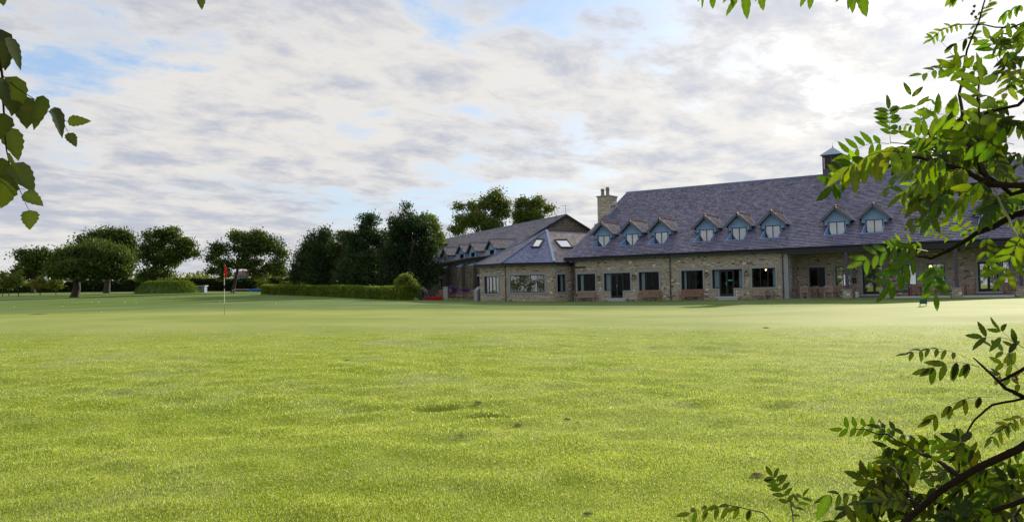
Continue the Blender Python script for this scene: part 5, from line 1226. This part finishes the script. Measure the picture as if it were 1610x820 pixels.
def compound_geo(V, F, C, b, t, pairs, L, down=0.2, tone=1.0, sag=0.12, tilt=None):
    axis = t-b; Ln = axis.length; ax = axis/Ln; view = ((b+t)/2-EYE).normalized()
    th = RL.uniform(-0.9, 0.9) if tilt is None else tilt
    s0 = ax.cross(view).normalized(); n_ = (-view*math.cos(th)+s0*math.sin(th)+Vector((0, 0, 0.25))).normalized(); side = n_.cross(ax).normalized()
    pts = []
    for k in range(9):
        f = k/8; pts.append(b+axis*f+Vector((0, 0, 1))*(Ln*sag*math.sin(f*math.pi)))
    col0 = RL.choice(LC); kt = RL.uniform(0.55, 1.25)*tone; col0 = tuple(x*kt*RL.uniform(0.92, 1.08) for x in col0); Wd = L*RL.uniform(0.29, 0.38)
    for k in range(pairs):
        f = 0.22+0.70*k/max(pairs-1, 1); q_ = f*8; i = min(int(q_), 7); p = pts[i]+(pts[i+1]-pts[i])*(q_-i)
        for sg_ in (-1, 1):
            if RL.random() < 0.04: continue
            dn = down*RL.uniform(0.7, 1.3); d = (side*sg_*0.86+ax*RL.uniform(0.35, 0.6))*(1-dn)+Vector((0, 0, -1))*dn+Vector([RL.uniform(-.12, .12) for _ in range(3)])
            c_ = tuple(x*RL.uniform(0.85, 1.15) for x in col0); nn = (n_+Vector([RL.uniform(-.25, .25) for _ in range(3)])).normalized()
            leaf_blade(V, F, C, p, d, nn, L*RL.uniform(0.82, 1.06)*(0.78 if k == 0 else 1), Wd, c_, 'rowan', RL.uniform(0.05, 0.35))
    leaf_blade(V, F, C, pts[-1], ax*(1-down*0.5)+Vector((0, 0, -down*0.5)), n_, L*0.95, Wd, col0, 'rowan', 0.15)
    # rachis
    r = max(L*0.014, 0.0007); i0 = len(V)
    for k, p in enumerate(pts):
        rr_ = r*(1.3-0.8*k/8)
        for j in range(4): a = j*math.pi/2; V.append(tuple(p+side*rr_*math.cos(a)+n_*rr_*math.sin(a))); C.append((0.05, 0.055, 0.018))
    for k in range(8):
        for j in range(4): a = i0+k*4+j; b_ = i0+k*4+(j+1) % 4; F.append((a, b_, b_+4, a+4))
rowan = empty('rowan_tree', (2.6, 1.9, gz(2.6, 1.9)), label='rowan tree reaching in from the right with feathery leaves above and below', cat='tree')
nleaf = 0
def rleaf(bx, by, tx, ty, pairs, Lp, down=0.2, tone=1.0, Y=None, dY=0.0, sag=0.12, tilt=None, wh=None):
    global nleaf
    Y = Y or min(max(60.0/Lp, 1.1), 3.6); V, F, C = [], [], []; b = at(bx, by, Y+dY); t = at(tx, ty, Y)
    compound_geo(V, F, C, b, t, pairs, Lp*Y/1290, down, tone, sag, tilt)
    leaf_obj('leaf', V, F, C, tuple(b), rowan); nleaf += 1
TOPL = [ # base, tip, pairs, leaflet px, droop
 (1372, 250, 1308, 294, 4, 34, .15), (1376, 262, 1330, 268, 3, 30, .1), (1425, 240, 1336, 262, 4, 50, .62), (1398, 226, 1332, 244, 5, 27, .1), (1440, 232, 1372, 250, 4, 46, .55),
 (1400, 226, 1397, 172, 6, 27, .12), (1464, 208, 1402, 200, 6, 15, .5), (1525, 118, 1450, 117, 5, 23, .0), (1470, 150, 1446, 196, 3, 14, .1), (1454, 205, 1432, 150, 3, 26, .1),
 (1524, 38, 1462, 62, 7, 14, .35), (1500, 90, 1465, 58, 3, 11, .2), (1521, 76, 1556, 4, 6, 20, .2), (1610, 8, 1580, 22, 5, 20, .6), (1625, 22, 1600, 60, 4, 22, .6), (1545, 60, 1500, 70, 3, 20, .5),
 (1540, 222, 1541, 128, 4, 52, .05), (1580, 240, 1520, 215, 4, 44, .2), (1560, 130, 1500, 105, 4, 32, .3), (1540, 90, 1492, 96, 4, 26, .4), (1570, 100, 1555, 62, 4, 26, .2), (1600, 95, 1590, 60, 4, 28, .2),
 (1478, 276, 1418, 306, 5, 32, .45), (1530, 268, 1462, 284, 5, 38, .7), (1550, 285, 1505, 318, 4, 42, .6), (1500, 300, 1462, 345, 4, 30, .5), (1500, 235, 1440, 215, 5, 30, .2), (1530, 200, 1470, 180, 4, 34, .25),
 (1460, 395, 1356, 412, 6, 27, .25), (1444, 402, 1398, 448, 4, 36, .3), (1466, 412, 1471, 462, 7, 29, .2), (1462, 396, 1402, 380, 6, 16, .4), (1552, 370, 1550, 414, 4, 26, .2), (1612, 366, 1580, 428, 4, 38, .4),
 (1500, 380, 1458, 362, 5, 17, .2), (1530, 372, 1490, 348, 5, 18, .2), (1560, 352, 1520, 376, 4, 18, .2), (1612, 300, 1572, 322, 4, 28, .2), (1600, 340, 1612, 390, 4, 30, .3), (1440, 250, 1400, 240, 4, 30, .4), (1490, 250, 1440, 262, 4, 40, .6), (1580, 300, 1550, 340, 4, 30, .6)]
for L_ in TOPL: rleaf(*L_)
for k in range(95):
    x = 1640-195*RL.random()**0.9; yy0 = 95+ (1640-x)*0.75; y = RL.uniform(min(yy0, 250), 305)
    if x > 1590: y = RL.uniform(30, 330)
    Lp = RL.uniform(15, 31); a = RL.uniform(math.pi*0.6, math.pi*1.45) if RL.random() < 0.8 else RL.uniform(0, 6.28); ln_ = Lp*RL.uniform(1.5, 2.2)
    rleaf(x, y, x+ln_*math.cos(a), y+ln_*math.sin(a)*-1 if RL.random() < 0.35 else y+abs(ln_*math.sin(a))*0.8, RL.choice((4, 5, 5, 6)), Lp, RL.uniform(0.1, 0.6), RL.uniform(0.35, 0.95), dY=RL.uniform(-0.1, 0.3))
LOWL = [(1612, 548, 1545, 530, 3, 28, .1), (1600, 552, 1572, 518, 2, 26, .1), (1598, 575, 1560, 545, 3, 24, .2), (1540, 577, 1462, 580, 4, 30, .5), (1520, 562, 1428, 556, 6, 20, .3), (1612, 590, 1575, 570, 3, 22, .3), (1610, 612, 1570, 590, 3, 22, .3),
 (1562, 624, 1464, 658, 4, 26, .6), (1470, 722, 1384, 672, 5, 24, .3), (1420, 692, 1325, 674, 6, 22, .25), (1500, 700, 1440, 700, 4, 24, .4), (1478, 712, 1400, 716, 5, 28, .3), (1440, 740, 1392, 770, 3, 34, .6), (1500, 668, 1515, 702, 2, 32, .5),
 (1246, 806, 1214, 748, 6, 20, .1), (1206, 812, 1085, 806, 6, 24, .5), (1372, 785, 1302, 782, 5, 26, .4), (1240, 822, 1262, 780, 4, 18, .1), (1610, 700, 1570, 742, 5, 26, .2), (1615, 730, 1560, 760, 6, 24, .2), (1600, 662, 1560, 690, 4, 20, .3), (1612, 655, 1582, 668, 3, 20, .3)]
for L_ in LOWL: rleaf(*L_, tone=0.42)  # lower sprays darkened: shade of the crown put into leaf colour
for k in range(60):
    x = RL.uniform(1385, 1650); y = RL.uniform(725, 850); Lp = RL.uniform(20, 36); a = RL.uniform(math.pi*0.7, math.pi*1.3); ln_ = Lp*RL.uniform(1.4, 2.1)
    rleaf(x, y, x+ln_*math.cos(a), y+ln_*math.sin(a), RL.choice((3, 4, 5)), Lp, RL.uniform(0.1, 0.6), RL.uniform(0.15, 0.42), Y=RL.uniform(1.4, 2.3))  # fill leaves carry the same crown shade in their tone
# leaves outside the frame, part of the same crown
V, F, C = [], [], []
for k in range(90):
    x = RL.uniform(1640, 2300); y = RL.uniform(-420, 760); Lp = RL.uniform(24, 40); a = RL.uniform(0, 6.28); Y = RL.uniform(1.3, 2.6); b = at(x, y, Y); t = at(x+60*math.cos(a), y+60*math.sin(a), Y)
    compound_geo(V, F, C, b, t, 4, 0.05, 0.3, 0.9)
V = np.array(V)-np.array(rowan.location); me = bpy.data.meshes.new('foliage'); me.from_pydata([tuple(v) for v in V], [], F); ca = me.color_attributes.new('Col', 'FLOAT_COLOR', 'POINT'); ca.data.foreach_set('color', np.array([tuple(c)+(1,) for c in C], dtype=np.float32).ravel()); me.materials.append(MT['near_leaf']); link('foliage', me, rowan, kind='stuff')
def branch(pts, r0, r1, m_='twig', parent=rowan):
    P = [at(*p) for p in pts]; Q = []
    for i in range(len(P)-1):
        for k in range(3): f = k/3; Q.append(P[i]*(1-f)+P[i+1]*f+Vector([RL.uniform(-1, 1)*(P[i+1]-P[i]).length*0.015 for _ in range(3)]))
    Q.append(P[-1]); n = len(Q); q = MB(); q.tube([p-parent.location for p in Q], [r0+(r1-r0)*k/(n-1) for k in range(n)], 7); return q.build('branch', m_, parent, smooth=True)
q = MB(); q.tube([(0, 0, -0.1), (0, 0, 0.4), (-0.05, 0.05, 1.4), (0.05, 0, 2.6), (0.0, 0.1, 4.2)], [0.11, 0.085, 0.07, 0.055, 0.03], 10); q.build('trunk', 'bark', rowan, smooth=True)
TR1 = (2700, 240, 1.9); TR2 = (2650, 560, 1.9)
branch([TR1, (2000, 320, 1.9), (1640, 292, 1.8), (1560, 290, 1.75), (1500, 262, 1.75), (1440, 246, 1.8), (1378, 254, 1.85)], 0.011, 0.0018)
branch([(1640, 292, 1.8), (1590, 305, 1.8), (1545, 270, 1.8), (1540, 220, 1.5), (1540, 120, 1.4)], 0.006, 0.0012)
branch([(1560, 290, 1.75), (1520, 220, 2.1), (1505, 150, 2.5), (1522, 80, 2.8), (1545, 10, 3.0), (1560, -40, 3.0)], 0.006, 0.002)
branch([(2000, 320, 1.9), (1660, 325, 2.1), (1596, 337, 2.2), (1566, 354, 2.2), (1534, 368, 2.2), (1492, 393, 2.3), (1464, 406, 2.3), (1440, 402, 2.3)], 0.012, 0.0026)
branch([(1530, 262, 1.9), (1565, 300, 1.8), (1585, 345, 1.7), (1600, 376, 1.6), (1640, 400, 1.6)], 0.0018, 0.003, 'green_twig')
branch([(1660, 110, 2.2), (1600, 165, 2.2), (1545, 180, 2.1), (1500, 190, 2.1)], 0.006, 0.002)
branch([(1640, 20, 2.8), (1590, 45, 2.8), (1524, 38, 3.0), (1500, 40, 3.2)], 0.004, 0.001)
branch([(1500, 262, 1.75), (1462, 232, 2.2), (1400, 224, 2.3)], 0.004, 0.001)
branch([TR2, (2000, 600, 1.7), (1640, 682, 1.5), (1600, 706, 1.5), (1545, 731, 1.5), (1490, 762, 1.5), (1440, 803, 1.5), (1400, 840, 1.5)], 0.0085, 0.0055)
branch([(2000, 600, 1.7), (1700, 770, 1.55), (1610, 785, 1.5), (1560, 803, 1.5), (1520, 845, 1.5)], 0.007, 0.0035)
branch([(1515, 752, 1.5), (1480, 728, 1.6), (1440, 706, 1.8), (1398, 684, 2.0), (1345, 674, 2.3)], 0.005, 0.0012)
branch([(1700, 650, 1.7), (1610, 624, 1.9), (1582, 610, 1.9), (1545, 575, 2.0), (1530, 562, 2.0)], 0.007, 0.0014)
branch([(1640, 560, 2.0), (1590, 590, 2.0), (1570, 600, 2.0)], 0.005, 0.003)
branch([(1610, 626, 1.9), (1560, 636, 1.9), (1532, 660, 1.9), (1512, 690, 1.85), (1508, 740, 1.6)], 0.003, 0.0016)
branch([(1260, 870, 1.9), (1230, 840, 2.2), (1200, 806, 2.5), (1140, 792, 2.5)], 0.003, 0.0008)
branch([(1238, 850, 2.2), (1246, 806, 2.8), (1240, 775, 2.9)], 0.003, 0.0008)
branch([(1430, 812, 1.5), (1370, 786, 1.9), (1330, 775, 2.1)], 0.003, 0.0008)
branch([(1600, 860, 1.6), (1590, 810, 1.7), (1640, 770, 1.8)], 0.004, 0.003)
branch([(1440, 803, 1.5), (1425, 760, 1.6), (1405, 735, 1.7)], 0.003, 0.0014)
# overhead branch whose leaf tips hang into the top of the frame
branch([TR1, (2300, -300, 2.2), (1800, -160, 2.1), (1500, -70, 2.0), (1300, -52, 2.0), (1120, -46, 2.0)], 0.02, 0.002)
for b_, t_, pr_n, Lp in (((1240, -40), (1150, -24), 3, 42), ((1200, -36), (1110, -22), 3, 34), ((1330, -42), (1262, -26), 3, 36), ((1420, -44), (1345, -28), 3, 46), ((1530, -30), (1500, -10), 3, 26)):
    rleaf(b_[0], b_[1], t_[0], t_[1], pr_n, Lp, 0.75)
# single big drooping leaflets
for bx, by, tx, ty, wd, Y in ((1171, -18, 1178, 30, 15, 1.6), (1340, -16, 1338, 21, 12, 1.6), (1352, -16, 1367, 25, 17, 1.6), (1160, -8, 1146, 27, 9, 1.6), (1195, -14, 1203, 16, 12, 1.6), (1120, -10, 1122, 14, 10, 1.6), (1268, -12, 1261, 12, 8, 1.6), (1276, -12, 1271, 15, 10, 1.6), (1304, 776, 1286, 818, 16, 1.6), (1106, -14, 1102, 14, 4, 1.6)):
    V, F, C = [], [], []; b = at(bx, by, Y); t = at(tx, ty, Y); leaf_blade(V, F, C, b, t-b, (EYE-b).normalized(), (t-b).length, wd*Y/1290, LC[2], 'rowan', 0.05); leaf_obj('leaf', V, F, C, tuple(b), rowan); nleaf += 1
q = MB()
for x, y, Y in ((1532, 10, 3.), (1528, 22, 3.), (1534, 27, 3.), (1531, 18, 3.), (1604, 55, 2.8), (1571, 597, 2.0), (1597, 592, 2.0), (1599, 595, 2.0)):
    c_ = at(x, y, Y)-rowan.location; r_ = 2.4*Y/1290; q.lathe([(0.001, -r_), (r_*0.7, -r_*0.7), (r_, 0), (r_*0.7, r_*0.7), (0.001, r_)], 7, tuple(c_))
q.build('berries', 'berry', rowan, kind='stuff')

birch = empty('birch_tree', (-3.6, 0.2, gz(-3.6, 0.2)), label='birch twig with toothed leaves hanging down the left edge', cat='tree')
q = MB(); q.tube([(0, 0, -0.1), (0.02, 0, 1.5), (0, 0.05, 3.0), (0.1, 0, 4.5)], [0.10, 0.085, 0.07, 0.03], 10); q.build('trunk', 'bark', birch, smooth=True)
_bs = at(-1250, -300, 1.5)-birch.location
q = MB(); q.tube([(0, 0, 2.6), _bs*0.5+Vector((0, 0, 1.5)), _bs], [0.02, 0.008, 0.0036], 7); q.build('branch', 'twig', birch, smooth=True)
branch([(-1250, -300, 1.5), (-500, -380, 1.5), (-60, -220, 1.5), (-12, 60, 1.5), (3, 110, 1.5), (4, 150, 1.5), (8, 195, 1.5), (9, 228, 1.5), (15, 262, 1.5), (30, 296, 1.5), (46, 331, 1.5)], 0.0035, 0.0004, 'twig', birch)
branch([(3, 118, 1.5), (26, 138, 1.5), (60, 160, 1.52), (84, 182, 1.52), (100, 190, 1.52)], 0.0010, 0.0005, 'twig', birch)
branch([(100, 190, 1.52), (103, 200, 1.52), (108, 210, 1.52)], 0.0006, 0.0004, 'twig', birch); branch([(100, 190, 1.52), (107, 191, 1.52)], 0.0005, 0.0004, 'twig', birch)
branch([(60, 160, 1.52), (64, 153, 1.52), (70, 153, 1.52)], 0.0005, 0.0004, 'twig', birch); branch([(6, 55, 1.5), (14, 58, 1.5)], 0.0005, 0.0004, 'twig', birch)
branch([(30, 296, 1.5), (40, 298, 1.5)], 0.0005, 0.0004, 'twig', birch); branch([(-60, -220, 1.5), (180, -120, 1.5), (300, -40, 1.5), (320, -10, 1.5)], 0.004, 0.0006, 'twig', birch)
for bx, by, tx, ty, wd, tn_, tl in ((2, 46, 8, 110, 34, 0.45, .5), (13, 58, 41, 108, 21, 1.0, .7), (-10, 60, -2, 112, 30, 0.5, 0), (26, 120, 14, 182, 34, 1.0, .2), (36, 150, 38, 202, 34, 0.5, .1), (68, 150, 60, 206, 22, 1.0, .5), (86, 168, 101, 216, 20, 0.9, .6),
   (106, 191, 142, 188, 17, 1.05, .2), (107, 209, 121, 230, 17, 1.0, .3), (8, 178, -6, 232, 30, 0.45, 0), (14, 200, 26, 252, 30, 1.1, .1), (20, 256, 50, 302, 34, 0.9, .1), (14, 275, -6, 326, 36, 0.9, .1), (4, 248, -4, 296, 24, 0.5, 0), (38, 302, 66, 324, 21, 1.15, .3),
   (47, 330, 50, 361, 24, 1.6, .1), (84, 170, 92, 186, 16, 0.9, .2), (12, 240, 32, 275, 10, 0.6, .9), (0, -16, 6, 9, 18, 1.0, 0), (314, -14, 322, 15, 16, 1.3, .3), (-4, 120, 8, 172, 22, 0.9, .2)):
    Y = 1.5+RL.uniform(-0.03, 0.03); V, F, C = [], [], []; b = at(bx, by, Y); t = at(tx, ty, Y); n_ = ((EYE-b).normalized()+Vector((tl*RL.choice((-1, 1)), 0.3*tl, 0.3))).normalized()
    col = tuple(x*tn_ for x in (0.036, 0.050, 0.010)); leaf_blade(V, F, C, b, t-b, n_, (t-b).length, wd*Y/1290*1.08, col, 'birch', 0.10, 0.18, 11); leaf_obj('leaf', V, F, C, tuple(b), birch, 'birch_leaf')
print('rowan leaves', nleaf)
# the wood on the other side of the lawn, which the windows mirror
g = np.random.default_rng(91); ce = []; ra = []
for k in range(16):
    a = math.pi*(1.02+0.50*k/15); d = g.uniform(62, 85); h_ = g.uniform(4.0, 8.0); ce.append((d*math.cos(a)*1.1, d*math.sin(a), h_*0.62)); ra.append((g.uniform(2.5, 5.0), 3.0, h_*0.5))
V, F, C = leafcloud(ce, ra, 1500, 12, 0.55, 0.5, DK, MD, 92, 0.3); npmesh('woodland', V, F, 'tree_leaf', C, None, kind='stuff', label='wood on the far side of the lawn mirrored in the windows', cat='woodland')
